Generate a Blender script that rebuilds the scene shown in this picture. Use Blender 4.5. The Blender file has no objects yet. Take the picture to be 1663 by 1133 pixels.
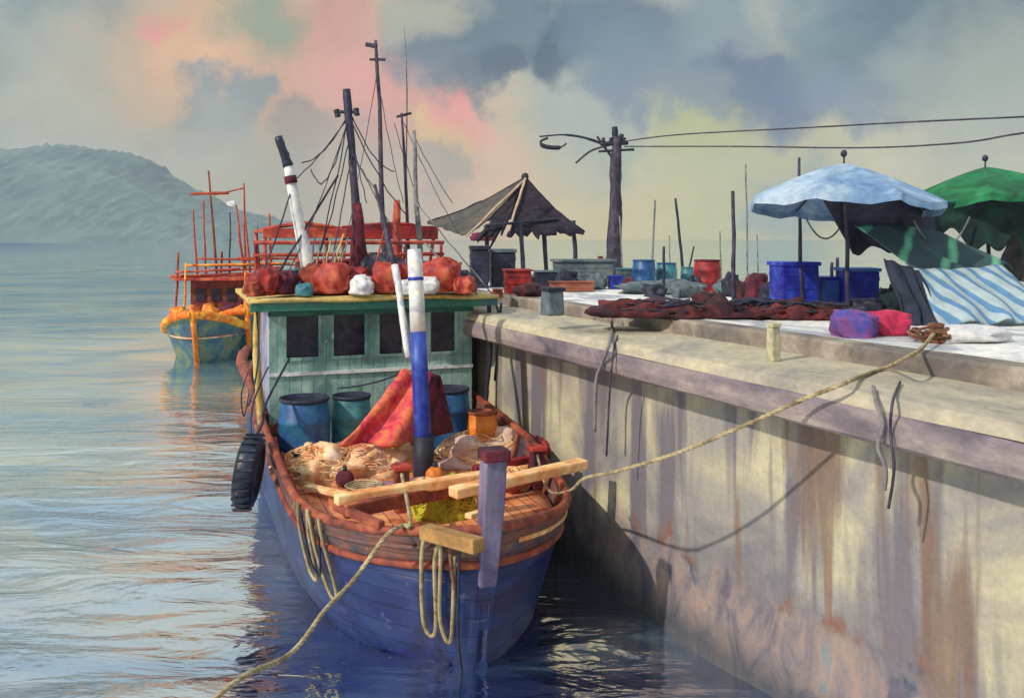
import bpy, bmesh, math, random
from mathutils import Vector, Matrix, noise
random.seed(7)
S = bpy.context.scene
COL = S.collection
R = math.radians
PI = math.pi

def lin(c):
    o = []
    for v in c[:3]:
        v /= 255.0
        o.append(v / 12.92 if v <= .04045 else ((v + .055) / 1.055) ** 2.4)
    return (o[0], o[1], o[2], 1)

# ---------------------------------------------------------------- camera
EYE = 4.6; FP = 1500.0; CX = 831.5; HY = 385.0
cam = bpy.data.cameras.new('camera'); cam_o = bpy.data.objects.new('camera', cam); COL.objects.link(cam_o)
cam_o.location = (0, 0, EYE); cam_o.rotation_euler = (R(90), 0, 0)
cam.sensor_width = 36; cam.lens = 36 * FP / 1663; cam.shift_y = -(566.5 - HY) / 1663
cam.clip_start = .05; cam.clip_end = 20000
S.camera = cam_o

# ---------------------------------------------------------------- light
SUN_EL = 35; SUN_L = Vector((.78, .62, 0)).normalized()       # the way the light travels over the ground
sun = bpy.data.lights.new('sun', 'SUN'); sun.energy = 2.9; sun.angle = R(1.0); sun.color = (1, .88, .74)
sun_o = bpy.data.objects.new('sun', sun); COL.objects.link(sun_o)
Ld = Vector((SUN_L.x * math.cos(R(SUN_EL)), SUN_L.y * math.cos(R(SUN_EL)), -math.sin(R(SUN_EL))))
sun_o.rotation_euler = Ld.to_track_quat('-Z', 'Y').to_euler()
S.view_settings.view_transform = 'Standard'; S.view_settings.look = 'None'
S.view_settings.exposure = .22; S.view_settings.gamma = 1

W = bpy.data.worlds.new('World'); S.world = W; W.use_nodes = True
nt = W.node_tree; nt.nodes.clear()
def nn(t, **k):
    n = nt.nodes.new(t)
    for a, b in k.items(): setattr(n, a, b)
    return n
out = nn('ShaderNodeOutputWorld')
sky = nn('ShaderNodeTexSky'); sky.sky_type = 'NISHITA'; sky.sun_disc = False
sky.sun_elevation = R(SUN_EL); sky.sun_rotation = math.atan2(-SUN_L.x, -SUN_L.y)
bg1 = nn('ShaderNodeBackground'); bg1.inputs[1].default_value = .06
nt.links.new(sky.outputs[0], bg1.inputs[0])
tc = nn('ShaderNodeTexCoord')
def sky_noise(scale, detail, rough, src):
    n = nn('ShaderNodeTexNoise'); n.inputs['Scale'].default_value = scale; n.inputs['Detail'].default_value = detail
    n.inputs['Roughness'].default_value = rough; nt.links.new(src, n.inputs['Vector']); return n
def vmath(op, a, b=None):
    n = nn('ShaderNodeVectorMath', operation=op)
    for i, s in enumerate((a, b)):
        if s is None: continue
        if isinstance(s, tuple): n.inputs[i].default_value = s
        else: nt.links.new(s, n.inputs[i])
    return n
n1 = sky_noise(9.0, 7, .6, tc.outputs['Generated'])
off = vmath('SUBTRACT', n1.outputs['Color'], (.5, .5, .5))
sc_ = nn('ShaderNodeVectorMath', operation='SCALE'); nt.links.new(off.outputs[0], sc_.inputs[0]); sc_.inputs[3].default_value = .16
dirw = vmath('ADD', tc.outputs['Generated'], sc_.outputs[0])
# clouds: (centre as picture direction, radius in the same units, softness, colour)
CL = [(60, 70, 150, .5, (164, 174, 168)), (15, 150, 70, .4, (104, 126, 136)), (130, 20, 90, .5, (128, 146, 150)), (170, 150, 110, .5, (168, 172, 160)), (120, 205, 130, .6, (172, 176, 162)),
      (330, 110, 140, .6, (214, 172, 134)), (450, 150, 150, .6, (222, 176, 138)), (860, 270, 190, .7, (222, 190, 146)), (570, 110, 160, .6, (214, 160, 140)), (640, 230, 150, .6, (208, 156, 142)),
      (268, 52, 34, .6, (230, 142, 140)), (410, 40, 62, .5, (146, 160, 138)), (650, 40, 80, .6, (196, 160, 138)), (620, 130, 80, .6, (222, 152, 142)), (540, 40, 60, .6, (206, 152, 140)),
      (320, 195, 62, .3, (132, 142, 150)), (375, 170, 50, .3, (130, 142, 148)), (310, 280, 90, .5, (158, 164, 156)), (490, 225, 62, .3, (150, 136, 132)), (545, 270, 90, .4, (164, 142, 136)), (470, 300, 80, .5, (160, 150, 140)),
      (750, 190, 42, .4, (238, 144, 138)), (785, 215, 38, .4, (236, 160, 140)), (705, 225, 45, .5, (226, 184, 122)), (790, 290, 70, .6, (232, 186, 148)), (700, 265, 40, .4, (160, 146, 134)),
      (1100, 340, 190, .7, (200, 192, 132)), (1270, 290, 170, .7, (188, 188, 132)), (1140, 215, 85, .6, (176, 180, 118)), (1500, 270, 220, .8, (200, 192, 158)), (980, 350, 130, .7, (216, 198, 144)), (600, 350, 120, .7, (196, 176, 150)), (330, 330, 110, .7, (178, 172, 148)),
      (960, 150, 130, .5, (160, 170, 162)), (740, 60, 90, .45, (84, 112, 132)), (790, 130, 45, .4, (84, 104, 122)), (850, 30, 90, .4, (88, 114, 132)), (930, 75, 62, .35, (50, 78, 104)), (820, 100, 40, .35, (66, 88, 110)), (1010, 50, 90, .45, (88, 114, 134)),
      (1090, 90, 80, .45, (104, 128, 146)), (1160, 40, 80, .5, (128, 148, 156)), (1040, 150, 50, .4, (110, 130, 150)), (1275, 155, 75, .4, (70, 96, 146)), (1180, 135, 60, .4, (84, 108, 142)), (1250, 100, 40, .5, (88, 104, 148)), (1130, 160, 45, .4, (120, 138, 150)),
      (1390, 60, 120, .5, (98, 126, 140)), (1530, 40, 120, .5, (76, 106, 126)), (1640, 50, 100, .5, (72, 102, 124)), (1480, 120, 60, .5, (110, 134, 144)), (1600, 140, 120, .6, (160, 170, 160)), (1410, 185, 48, .4, (112, 132, 150)), (1350, 130, 40, .4, (110, 128, 156)),
      (1270, 320, 50, .5, (140, 160, 156)), (1010, 240, 40, .5, (160, 172, 150)), (690, 5, 50, .4, (166, 168, 152)), (900, 100, 34, .3, (60, 84, 104))]
prev = None
base = nn('ShaderNodeRGB'); base.outputs[0].default_value = lin((166, 170, 160)); prev = base.outputs[0]
for (px, py, r, soft, c) in CL:
    d = Vector(((px - CX) / FP, 1, (HY - py) / FP)).normalized()
    dist = vmath('DISTANCE', dirw.outputs[0], tuple(d))
    mr = nn('ShaderNodeMapRange'); mr.interpolation_type = 'SMOOTHSTEP'
    nt.links.new(dist.outputs['Value'], mr.inputs[0])
    rr = r / FP
    mr.inputs[1].default_value = rr * max(.05, 1 - soft * 1.15); mr.inputs[2].default_value = rr * (1 + soft * .85)
    mr.inputs[3].default_value = .92; mr.inputs[4].default_value = 0
    mx = nn('ShaderNodeMix', data_type='RGBA'); nt.links.new(mr.outputs[0], mx.inputs[0])
    nt.links.new(prev, mx.inputs[6]); mx.inputs[7].default_value = lin(c); prev = mx.outputs[2]
sepz = nn('ShaderNodeSeparateXYZ'); nt.links.new(tc.outputs['Generated'], sepz.inputs[0])
mz = nn('ShaderNodeMapRange'); mz.interpolation_type = 'SMOOTHSTEP'; nt.links.new(sepz.outputs[2], mz.inputs[0])
mz.inputs[1].default_value = .24; mz.inputs[2].default_value = .42; mz.inputs[3].default_value = 0; mz.inputs[4].default_value = 1
mxz = nn('ShaderNodeMix', data_type='RGBA'); nt.links.new(mz.outputs[0], mxz.inputs[0]); nt.links.new(prev, mxz.inputs[6])
mxz.inputs[7].default_value = lin((204, 216, 220)); prev = mxz.outputs[2]
n2 = sky_noise(9, 8, .62, dirw.outputs[0])
mr2 = nn('ShaderNodeMapRange'); nt.links.new(n2.outputs[0], mr2.inputs[0]); mr2.inputs[1].default_value = .3; mr2.inputs[2].default_value = .7
mr2.inputs[3].default_value = .86; mr2.inputs[4].default_value = 1.12
n3 = sky_noise(420, 3, .7, tc.outputs['Generated'])
mr3 = nn('ShaderNodeMapRange'); nt.links.new(n3.outputs[0], mr3.inputs[0]); mr3.inputs[1].default_value = .25; mr3.inputs[2].default_value = .75
mr3.inputs[3].default_value = .93; mr3.inputs[4].default_value = 1.07
mm = nn('ShaderNodeMath', operation='MULTIPLY'); nt.links.new(mr2.outputs[0], mm.inputs[0]); nt.links.new(mr3.outputs[0], mm.inputs[1])
bg2 = nn('ShaderNodeBackground'); nt.links.new(prev, bg2.inputs[0]); nt.links.new(mm.outputs[0], bg2.inputs[1])
ms = nn('ShaderNodeMixShader'); ms.inputs[0].default_value = .93
nt.links.new(bg1.outputs[0], ms.inputs[1]); nt.links.new(bg2.outputs[0], ms.inputs[2]); nt.links.new(ms.outputs[0], out.inputs[0])

# ---------------------------------------------------------------- materials
def new_mat(name):
    m = bpy.data.materials.new(name); m.use_nodes = True
    t = m.node_tree; t.nodes.clear()
    o = t.nodes.new('ShaderNodeOutputMaterial'); b = t.nodes.new('ShaderNodeBsdfPrincipled')
    t.links.new(b.outputs[0], o.inputs[0]); return m, t, b
def N(t, typ, vals=None, **k):
    n = t.nodes.new(typ)
    for a, b in k.items(): setattr(n, a, b)
    if vals:
        for a, b in vals.items(): n.inputs[a].default_value = b
    return n
def ramp(t, fac, stops, interp='LINEAR'):
    r = t.nodes.new('ShaderNodeValToRGB'); r.color_ramp.interpolation = interp
    e = r.color_ramp.elements
    while len(e) < len(stops): e.new(.5)
    for i, (p, c) in enumerate(stops): e[i].position = p; e[i].color = c if len(c) == 4 else lin(c)
    t.links.new(fac, r.inputs[0]); return r
def mixc(t, fac, a, b, blend='MIX'):
    m = t.nodes.new('ShaderNodeMix'); m.data_type = 'RGBA'; m.blend_type = blend
    for i, v in ((0, fac), (6, a), (7, b)):
        if isinstance(v, (int, float)): m.inputs[i].default_value = v
        elif isinstance(v, tuple): m.inputs[i].default_value = v if len(v) == 4 else lin(v)
        else: t.links.new(v, m.inputs[i])
    return m.outputs[2]
MATS = {}
def wash(name, cols, scale=2.5, rough=.75, bump=.25, stretch=(1, 1, 1), fine=14, metal=0, var=.22, contrast=.16, seam=None, gap=.17, flake=None):
    """mottled pigment: two or more tones flowing into each other, grain on top"""
    if name in MATS: return MATS[name]
    m, t, b = new_mat(name)
    tcn = N(t, 'ShaderNodeTexCoord'); mp = N(t, 'ShaderNodeMapping'); mp.inputs['Scale'].default_value = stretch
    t.links.new(tcn.outputs['Object'], mp.inputs[0])
    a = N(t, 'ShaderNodeTexNoise', {'Scale': scale, 'Detail': 5, 'Roughness': .6, 'Distortion': .8}); t.links.new(mp.outputs[0], a.inputs[0])
    k = len(cols); lo, hi = .5 - contrast, .5 + contrast
    st = [(lo + (hi - lo) * i / max(1, k - 1), c) for i, c in enumerate(cols)]
    r = ramp(t, a.outputs[0], st)
    f = N(t, 'ShaderNodeTexNoise', {'Scale': fine, 'Detail': 6, 'Roughness': .7}); t.links.new(mp.outputs[0], f.inputs[0])
    rf = ramp(t, f.outputs[0], [(.3, (1 - var,) * 3 + (1,)), (.7, (1 + var,) * 3 + (1,))])
    c = mixc(t, 1.0, r.outputs[0], rf.outputs[0], 'MULTIPLY')
    if flake:
        fl = N(t, 'ShaderNodeTexNoise', {'Scale': 3.2, 'Detail': 9, 'Roughness': .72, 'Distortion': .3}); t.links.new(tcn.outputs['Object'], fl.inputs[0])
        fr_ = ramp(t, fl.outputs[0], [(.60, (0, 0, 0, 1)), (.63, (1, 1, 1, 1))]); c = mixc(t, fr_.outputs[0], c, flake)
    bp = N(t, 'ShaderNodeBump', {'Strength': bump, 'Distance': .02}); t.links.new(f.outputs[0], bp.inputs['Height'])
    if seam:
        sx = N(t, 'ShaderNodeSeparateXYZ'); t.links.new(tcn.outputs['Object'], sx.inputs[0])
        wn = N(t, 'ShaderNodeMath', operation='MULTIPLY_ADD'); t.links.new(a.outputs[0], wn.inputs[0]); wn.inputs[1].default_value = .03; t.links.new(sx.outputs['XYZ'.index(seam)], wn.inputs[2])
        md = N(t, 'ShaderNodeMath', operation='PINGPONG'); t.links.new(wn.outputs[0], md.inputs[0]); md.inputs[1].default_value = gap / 2
        sr = N(t, 'ShaderNodeMapRange', {1: .002, 2: .008, 3: 0, 4: 1}); t.links.new(md.outputs[0], sr.inputs[0])
        sr2 = N(t, 'ShaderNodeMapRange', {1: 0, 2: 1, 3: .55, 4: 1}); t.links.new(sr.outputs[0], sr2.inputs[0])
        cs = N(t, 'ShaderNodeCombineColor'); [t.links.new(sr2.outputs[0], cs.inputs[q]) for q in range(3)]
        c = mixc(t, 1.0, c, cs.outputs[0], 'MULTIPLY')
        b2 = N(t, 'ShaderNodeBump', {'Strength': .6, 'Distance': .01}); t.links.new(sr.outputs[0], b2.inputs['Height']); t.links.new(bp.outputs[0], b2.inputs['Normal']); bp = b2
    t.links.new(c, b.inputs['Base Color']); b.inputs['Roughness'].default_value = rough; b.inputs['Metallic'].default_value = metal
    t.links.new(bp.outputs[0], b.inputs['Normal'])
    MATS[name] = m; return m

# ---------------------------------------------------------------- geometry helpers
WM = {}
class MB:
    def __init__(s): s.v = []; s.f = []; s.sm = []
    def add(s, vs, fs, smooth=False):
        o = len(s.v); s.v += [Vector(v) for v in vs]; s.f += [tuple(i + o for i in f) for f in fs]; s.sm += [smooth] * len(fs); return s
    def box(s, c, size, rz=0, tilt=None, bev=0, taper=1):
        hx, hy, hz = [q / 2 for q in size]
        m = Matrix.Rotation(rz, 3, 'Z')
        if tilt: m = m @ Matrix.Rotation(tilt[0], 3, 'X') @ Matrix.Rotation(tilt[1], 3, 'Y')
        b = min(bev, hx * .45, hy * .45, hz * .45)
        c = Vector(c)
        if b <= 0:
            vs = [(x * (taper if z > 0 else 1), y * (taper if z > 0 else 1), z) for z in (-hz, hz) for x, y in ((-hx, -hy), (hx, -hy), (hx, hy), (-hx, hy))]
            fs = [(3, 2, 1, 0), (4, 5, 6, 7), (0, 1, 5, 4), (1, 2, 6, 5), (2, 3, 7, 6), (3, 0, 4, 7)]
            return s.add([c + m @ Vector(v) for v in vs], fs)
        bm = bmesh.new(); bmesh.ops.create_cube(bm, size=1)
        for v in bm.verts: v.co = Vector((v.co.x * 2 * hx, v.co.y * 2 * hy, v.co.z * 2 * hz)); 
        for v in bm.verts:
            if v.co.z > 0: v.co.x *= taper; v.co.y *= taper
        bmesh.ops.bevel(bm, geom=list(bm.edges), offset=b, segments=2, affect='EDGES', profile=.6)
        bm.verts.ensure_lookup_table()
        s.add([c + m @ v.co for v in bm.verts], [tuple(v.index for v in f.verts) for f in bm.faces]); bm.free(); return s
    def tube(s, pts, r, seg=8, cap=True, wob=0):
        pts = [Vector(p) for p in pts]; n = len(pts)
        rs = r if isinstance(r, (list, tuple)) else [r] * n
        vs = []; fs = []; ref = None
        for i, p in enumerate(pts):
            d = (pts[min(i + 1, n - 1)] - pts[max(i - 1, 0)])
            d = d.normalized() if d.length > 1e-9 else Vector((0, 0, 1))
            if ref is None: ref = d.orthogonal().normalized()
            ref = (ref - d * ref.dot(d))
            ref = ref.normalized() if ref.length > 1e-6 else d.orthogonal().normalized()
            w = d.cross(ref)
            for k in range(seg):
                a = 2 * PI * k / seg; rr = rs[i] * (1 + (random.uniform(-wob, wob) if wob else 0))
                vs.append(p + (ref * math.cos(a) + w * math.sin(a)) * rr)
        for i in range(n - 1):
            for k in range(seg):
                k2 = (k + 1) % seg; fs.append((i * seg + k, i * seg + k2, (i + 1) * seg + k2, (i + 1) * seg + k))
        if cap: fs.append(tuple(range(seg))[::-1]); fs.append(tuple((n - 1) * seg + k for k in range(seg)))
        return s.add(vs, fs, True)
    def pole(s, a, b, r1, r2=None, seg=8, wob=.12, n=9, bend=0):
        a = Vector(a); b = Vector(b); r2 = r1 if r2 is None else r2
        L = (b - a).length; sd = random.random() * 50
        pts = []
        for i in range(n):
            q = i / (n - 1); p = a.lerp(b, q)
            e = math.sin(q * PI) * L
            p += Vector((noise.noise((sd, q * 3, 0)) * .012 * L + bend * e, noise.noise((0, q * 3, sd)) * .012 * L, 0)) * (1 if 0 < q < 1 else 0)
            pts.append(p)
        return s.tube(pts, [r1 + (r2 - r1) * i / (n - 1) for i in range(n)], seg, True, wob)
    def lathe(s, c, prof, seg=24, squash=1, rz=0):
        c = Vector(c); vs = []; fs = []; n = len(prof)
        for (r, z) in prof:
            for k in range(seg):
                a = 2 * PI * k / seg + rz; vs.append(c + Vector((r * math.cos(a), r * math.sin(a) * squash, z)))
        for i in range(n - 1):
            for k in range(seg):
                k2 = (k + 1) % seg; fs.append((i * seg + k, i * seg + k2, (i + 1) * seg + k2, (i + 1) * seg + k))
        if prof[0][0] > 0: fs.append(tuple(range(seg))[::-1])
        if prof[-1][0] > 0: fs.append(tuple((n - 1) * seg + k for k in range(seg)))
        return s.add(vs, fs, True)
    def blob(s, c, rad, amp=.2, freq=1.6, seg=28, flat=.35, rz=0, seed=0, sq=1):
        c = Vector(c); vs = []; fs = []; rings = seg // 2; m = Matrix.Rotation(rz, 3, 'Z')
        for i in range(rings + 1):
            th = PI * i / rings
            for k in range(seg):
                a = 2 * PI * k / seg
                d = Vector((math.sin(th) * math.cos(a), math.sin(th) * math.sin(a), math.cos(th)))
                f = 1 + amp * noise.fractal(d * freq + Vector((seed * 3.1, seed, 0)), 1.0, 2.0, 4) * 1.6
                d = Vector([math.copysign(abs(q_) ** sq, q_) for q_ in d]) if sq != 1 else d
                p = Vector((d.x * rad[0], d.y * rad[1], d.z * rad[2])) * f
                p.z = max(p.z, -rad[2] * flat)
                vs.append(c + m @ p)
        for i in range(rings):
            for k in range(seg):
                k2 = (k + 1) % seg; fs.append((i * seg + k, (i + 1) * seg + k, (i + 1) * seg + k2, i * seg + k2))
        return s.add(vs, fs, True)
    def sheet(s, fn, nu, nv, smooth=True):
        vs = [fn(i / nu, j / nv) for j in range(nv + 1) for i in range(nu + 1)]
        fs = [(j * (nu + 1) + i, j * (nu + 1) + i + 1, (j + 1) * (nu + 1) + i + 1, (j + 1) * (nu + 1) + i) for j in range(nv) for i in range(nu)]
        return s.add(vs, fs, smooth)
    def build(s, name, mat, parent=None, origin=None, thick=0):
        if parent is not None:
            M = WM[parent.name]; inv = M.inverted(); vs = [inv @ v for v in s.v]
        else:
            if origin is None:
                n = len(s.v); origin = Vector((sum(v.x for v in s.v) / n, sum(v.y for v in s.v) / n, min(v.z for v in s.v)))
            origin = Vector(origin); vs = [v - origin for v in s.v]; M = Matrix.Translation(origin)
        me = bpy.data.meshes.new(name); me.from_pydata([tuple(v) for v in vs], [], s.f); me.update()
        me.polygons.foreach_set('use_smooth', s.sm)
        bm = bmesh.new(); bm.from_mesh(me); bmesh.ops.remove_doubles(bm, verts=bm.verts, dist=1e-5)
        if not thick: bmesh.ops.recalc_face_normals(bm, faces=bm.faces)
        bm.to_mesh(me); bm.free()
        me.materials.append(mat)
        o = bpy.data.objects.new(name, me); COL.objects.link(o)
        if parent is not None: o.parent = parent
        else: o.location = origin
        WM[o.name] = M
        if thick:
            md = o.modifiers.new('thickness', 'SOLIDIFY'); md.thickness = thick; md.offset = 0
        return o
def tag(o, label=None, cat=None, group=None, kind=None):
    if label: o['label'] = label
    if cat: o['category'] = cat
    if group: o['group'] = group
    if kind: o['kind'] = kind
    return o
def empty(name, loc, rz=0, label=None, cat=None, group=None):
    o = bpy.data.objects.new(name, None); COL.objects.link(o); o.location = loc; o.rotation_euler = (0, 0, rz); o.empty_display_size = .1
    WM[o.name] = Matrix.Translation(Vector(loc)) @ Matrix.Rotation(rz, 4, 'Z')
    return tag(o, label, cat, group)
def dup(root, loc, rz=0, label=None, group=None, scale=None, mat=None):
    def rec(o, par):
        c = o.copy(); COL.objects.link(c); c.parent = par
        for ch in [x for x in bpy.data.objects if x.parent == o]: rec(ch, c)
        return c
    r = rec(root, None); r.location = loc; r.rotation_euler = (0, 0, rz)
    if scale: r.scale = scale
    if label: r['label'] = label
    if group: r['group'] = group
    WM[r.name] = Matrix.Translation(Vector(loc)) @ Matrix.Rotation(rz, 4, 'Z')
    return r

def P(px, py, Y):                       # a point at distance Y along the view axis
    return Vector(((px - CX) / FP * Y, Y, EYE + (HY - py) / FP * Y))
def G(px, py, z):                       # a point on the level z
    return P(px, py, FP * (EYE - z) / (py - HY))
def D(px, py): return G(px, py, DECK)
def sagline(a, b, sag, n=20, jit=0, seed=0):
    a = Vector(a); b = Vector(b); o = []
    for i in range(n + 1):
        q = i / n; p = a.lerp(b, q); p.z -= sag * 4 * q * (1 - q)
        if jit and 0 < i < n: p += Vector((noise.noise((q * 7, seed, 1)), noise.noise((q * 7, seed, 5)), noise.noise((q * 7, seed, 9)))) * jit
        o.append(p)
    return o
def spline(pts, n=8):
    pts = [Vector(p) for p in pts]; o = []
    for i in range(len(pts) - 1):
        p0 = pts[max(i - 1, 0)]; p1 = pts[i]; p2 = pts[i + 1]; p3 = pts[min(i + 2, len(pts) - 1)]
        for k in range(n):
            t = k / n
            o.append(.5 * ((2 * p1) + (-p0 + p2) * t + (2 * p0 - 5 * p1 + 4 * p2 - p3) * t * t + (-p0 + 3 * p1 - 3 * p2 + p3) * t ** 3))
    o.append(pts[-1]); return o
def rope(name, pts, r, mat, label, cat='rope', group=None, seg=7, wob=.1):
    if name == 'mooring_line':
        q = [Vector(pts[0])]
        for a, b in zip(pts, pts[1:]):
            n = max(1, int((Vector(b) - Vector(a)).length / .016))
            for i in range(1, n + 1): q.append(Vector(a).lerp(Vector(b), i / n))
        m = MB()
        for st_ in range(3):
            o_ = []
            for i, p in enumerate(q):
                d = (q[min(i + 1, len(q) - 1)] - q[max(i - 1, 0)]).normalized(); u_ = d.cross(Vector((0, 0, 1))).normalized(); w_ = d.cross(u_); an = i * .55 + st_ * 2 * PI / 3
                o_.append(p + (u_ * math.cos(an) + w_ * math.sin(an)) * r * .5)
            m.tube(o_, r * .62, 5)
        return tag(m.build(name, mat), label, cat, group)
    o = MB().tube(pts, r, seg, True, wob).build(name, mat); return tag(o, label, cat, group)

# quay frame: runs along u, p is the distance to the right of the camera square to it
TH = math.atan2(681.5, 1500.0)
def Q(p, t, z): return Vector((p * math.cos(TH) - t * math.sin(TH), p * math.sin(TH) + t * math.cos(TH), z))
DECK = 3.53; T0, T1 = -9.0, 27.0

# ================================================================ SETTING
# ---- water
def water_mat():
    m, t, b = new_mat('sea_water')
    geo = N(t, 'ShaderNodeNewGeometry'); mp = N(t, 'ShaderNodeMapping'); t.links.new(geo.outputs['Position'], mp.inputs[0]); mp.inputs['Scale'].default_value = (.30, .95, 1)
    a = N(t, 'ShaderNodeTexNoise', {'Scale': .8, 'Detail': 5, 'Roughness': .55, 'Distortion': .5}); t.links.new(mp.outputs[0], a.inputs[0])
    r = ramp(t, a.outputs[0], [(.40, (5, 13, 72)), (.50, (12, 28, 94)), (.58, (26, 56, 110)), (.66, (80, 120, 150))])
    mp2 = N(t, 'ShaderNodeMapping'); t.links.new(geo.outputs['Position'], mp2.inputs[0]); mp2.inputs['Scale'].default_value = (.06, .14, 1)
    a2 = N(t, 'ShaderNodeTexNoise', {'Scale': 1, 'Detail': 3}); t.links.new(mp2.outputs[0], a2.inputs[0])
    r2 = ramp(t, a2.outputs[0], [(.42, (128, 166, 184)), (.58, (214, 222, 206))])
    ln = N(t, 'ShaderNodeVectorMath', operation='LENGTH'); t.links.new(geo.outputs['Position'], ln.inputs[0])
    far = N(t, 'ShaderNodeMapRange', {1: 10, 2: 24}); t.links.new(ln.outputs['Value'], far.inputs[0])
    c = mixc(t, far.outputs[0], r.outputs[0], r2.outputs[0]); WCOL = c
    hs = N(t, 'ShaderNodeHueSaturation', {'Saturation': 1.05, 'Value': .95}); t.links.new(c, hs.inputs['Color'])
    t.links.new(hs.outputs[0], b.inputs['Base Color']); b.inputs['Roughness'].default_value = .5
    b.inputs['Specular IOR Level'].default_value = .3
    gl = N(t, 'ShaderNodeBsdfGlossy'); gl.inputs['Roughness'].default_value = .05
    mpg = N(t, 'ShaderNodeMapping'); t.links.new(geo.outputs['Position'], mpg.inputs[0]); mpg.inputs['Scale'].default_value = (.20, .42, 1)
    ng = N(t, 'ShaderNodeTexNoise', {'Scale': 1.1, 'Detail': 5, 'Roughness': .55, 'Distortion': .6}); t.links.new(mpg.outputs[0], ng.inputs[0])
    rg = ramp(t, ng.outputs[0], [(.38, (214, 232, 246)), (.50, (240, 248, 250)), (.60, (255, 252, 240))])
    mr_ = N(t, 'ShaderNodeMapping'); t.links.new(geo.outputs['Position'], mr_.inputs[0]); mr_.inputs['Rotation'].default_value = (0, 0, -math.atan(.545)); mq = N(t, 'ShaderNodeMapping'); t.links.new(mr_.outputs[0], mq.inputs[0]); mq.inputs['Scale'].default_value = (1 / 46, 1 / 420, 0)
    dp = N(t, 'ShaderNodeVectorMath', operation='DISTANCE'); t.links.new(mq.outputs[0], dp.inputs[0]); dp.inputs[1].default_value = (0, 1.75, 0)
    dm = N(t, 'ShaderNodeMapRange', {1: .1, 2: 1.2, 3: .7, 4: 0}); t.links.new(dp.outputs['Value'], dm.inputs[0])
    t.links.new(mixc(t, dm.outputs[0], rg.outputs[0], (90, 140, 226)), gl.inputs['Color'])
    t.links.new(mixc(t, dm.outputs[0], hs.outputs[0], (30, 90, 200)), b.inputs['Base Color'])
    mp3 = N(t, 'ShaderNodeMapping'); t.links.new(geo.outputs['Position'], mp3.inputs[0]); mp3.inputs['Scale'].default_value = (.38, 1.0, 1)
    w = N(t, 'ShaderNodeTexNoise', {'Scale': 1.5, 'Detail': 4, 'Roughness': .5, 'Distortion': .6}); t.links.new(mp3.outputs[0], w.inputs[0])
    bp = N(t, 'ShaderNodeBump', {'Strength': .5, 'Distance': .22}); t.links.new(w.outputs[0], bp.inputs['Height'])
    w2 = N(t, 'ShaderNodeTexNoise', {'Scale': 7, 'Detail': 3, 'Roughness': .5}); t.links.new(mp3.outputs[0], w2.inputs[0])
    bp2 = N(t, 'ShaderNodeBump', {'Strength': .14, 'Distance': .04}); t.links.new(w2.outputs[0], bp2.inputs['Height']); t.links.new(bp.outputs[0], bp2.inputs['Normal'])
    ns = N(t, 'ShaderNodeMapRange', {1: 11, 2: 36, 3: .52, 4: .04}); t.links.new(ln.outputs['Value'], ns.inputs[0]); t.links.new(ns.outputs[0], bp.inputs['Strength'])
    ns2 = N(t, 'ShaderNodeMapRange', {1: 12, 2: 40, 3: .14, 4: .0}); t.links.new(ln.outputs['Value'], ns2.inputs[0]); t.links.new(ns2.outputs[0], bp2.inputs['Strength'])
    t.links.new(bp2.outputs[0], gl.inputs['Normal']); t.links.new(bp2.outputs[0], b.inputs['Normal'])
    fr = N(t, 'ShaderNodeFresnel', {'IOR': 1.45}); t.links.new(bp2.outputs[0], fr.inputs['Normal'])
    fm = N(t, 'ShaderNodeMapRange', {1: 0, 2: .5, 3: .70, 4: .86}); t.links.new(fr.outputs[0], fm.inputs[0])
    fd = N(t, 'ShaderNodeMapRange', {1: 12, 2: 30, 3: .70, 4: .50}); t.links.new(ln.outputs['Value'], fd.inputs[0]); t.links.new(fd.outputs[0], fm.inputs[3])
    mx = N(t, 'ShaderNodeMixShader'); t.links.new(fm.outputs[0], mx.inputs[0]); t.links.new(b.outputs[0], mx.inputs[1]); t.links.new(gl.outputs[0], mx.inputs[2])
    o = [n for n in t.nodes if n.type == 'OUTPUT_MATERIAL'][0]; t.links.new(mx.outputs[0], o.inputs[0]); return m
def water():
    na, nr = 300, 190; vs = [(0, 0, 0)]; fs = []
    rs = [2 * (1600 / 2) ** (i / (nr - 1)) for i in range(nr)]
    for r in rs:
        for k in range(na):
            a = 2 * PI * k / na; x, y = r * math.cos(a), r * math.sin(a)
            d = max(0, 1 - r / 70)
            z = d * (.045 * math.sin(1.6 * y + 2.2 * noise.noise((x * .35, y * .5, 0))) + .05 * noise.noise((x * .5, y * 1.1, 3)) + .02 * math.sin(3.1 * y - 1.3 * x + 1))
            vs.append((x, y, z))
    for k in range(na): fs.append((0, 1 + k, 1 + (k + 1) % na))
    for i in range(nr - 1):
        for k in range(na):
            k2 = (k + 1) % na; fs.append((1 + i * na + k, 1 + (i + 1) * na + k, 1 + (i + 1) * na + k2, 1 + i * na + k2))
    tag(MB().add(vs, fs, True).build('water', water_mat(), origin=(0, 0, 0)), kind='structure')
water()
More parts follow.
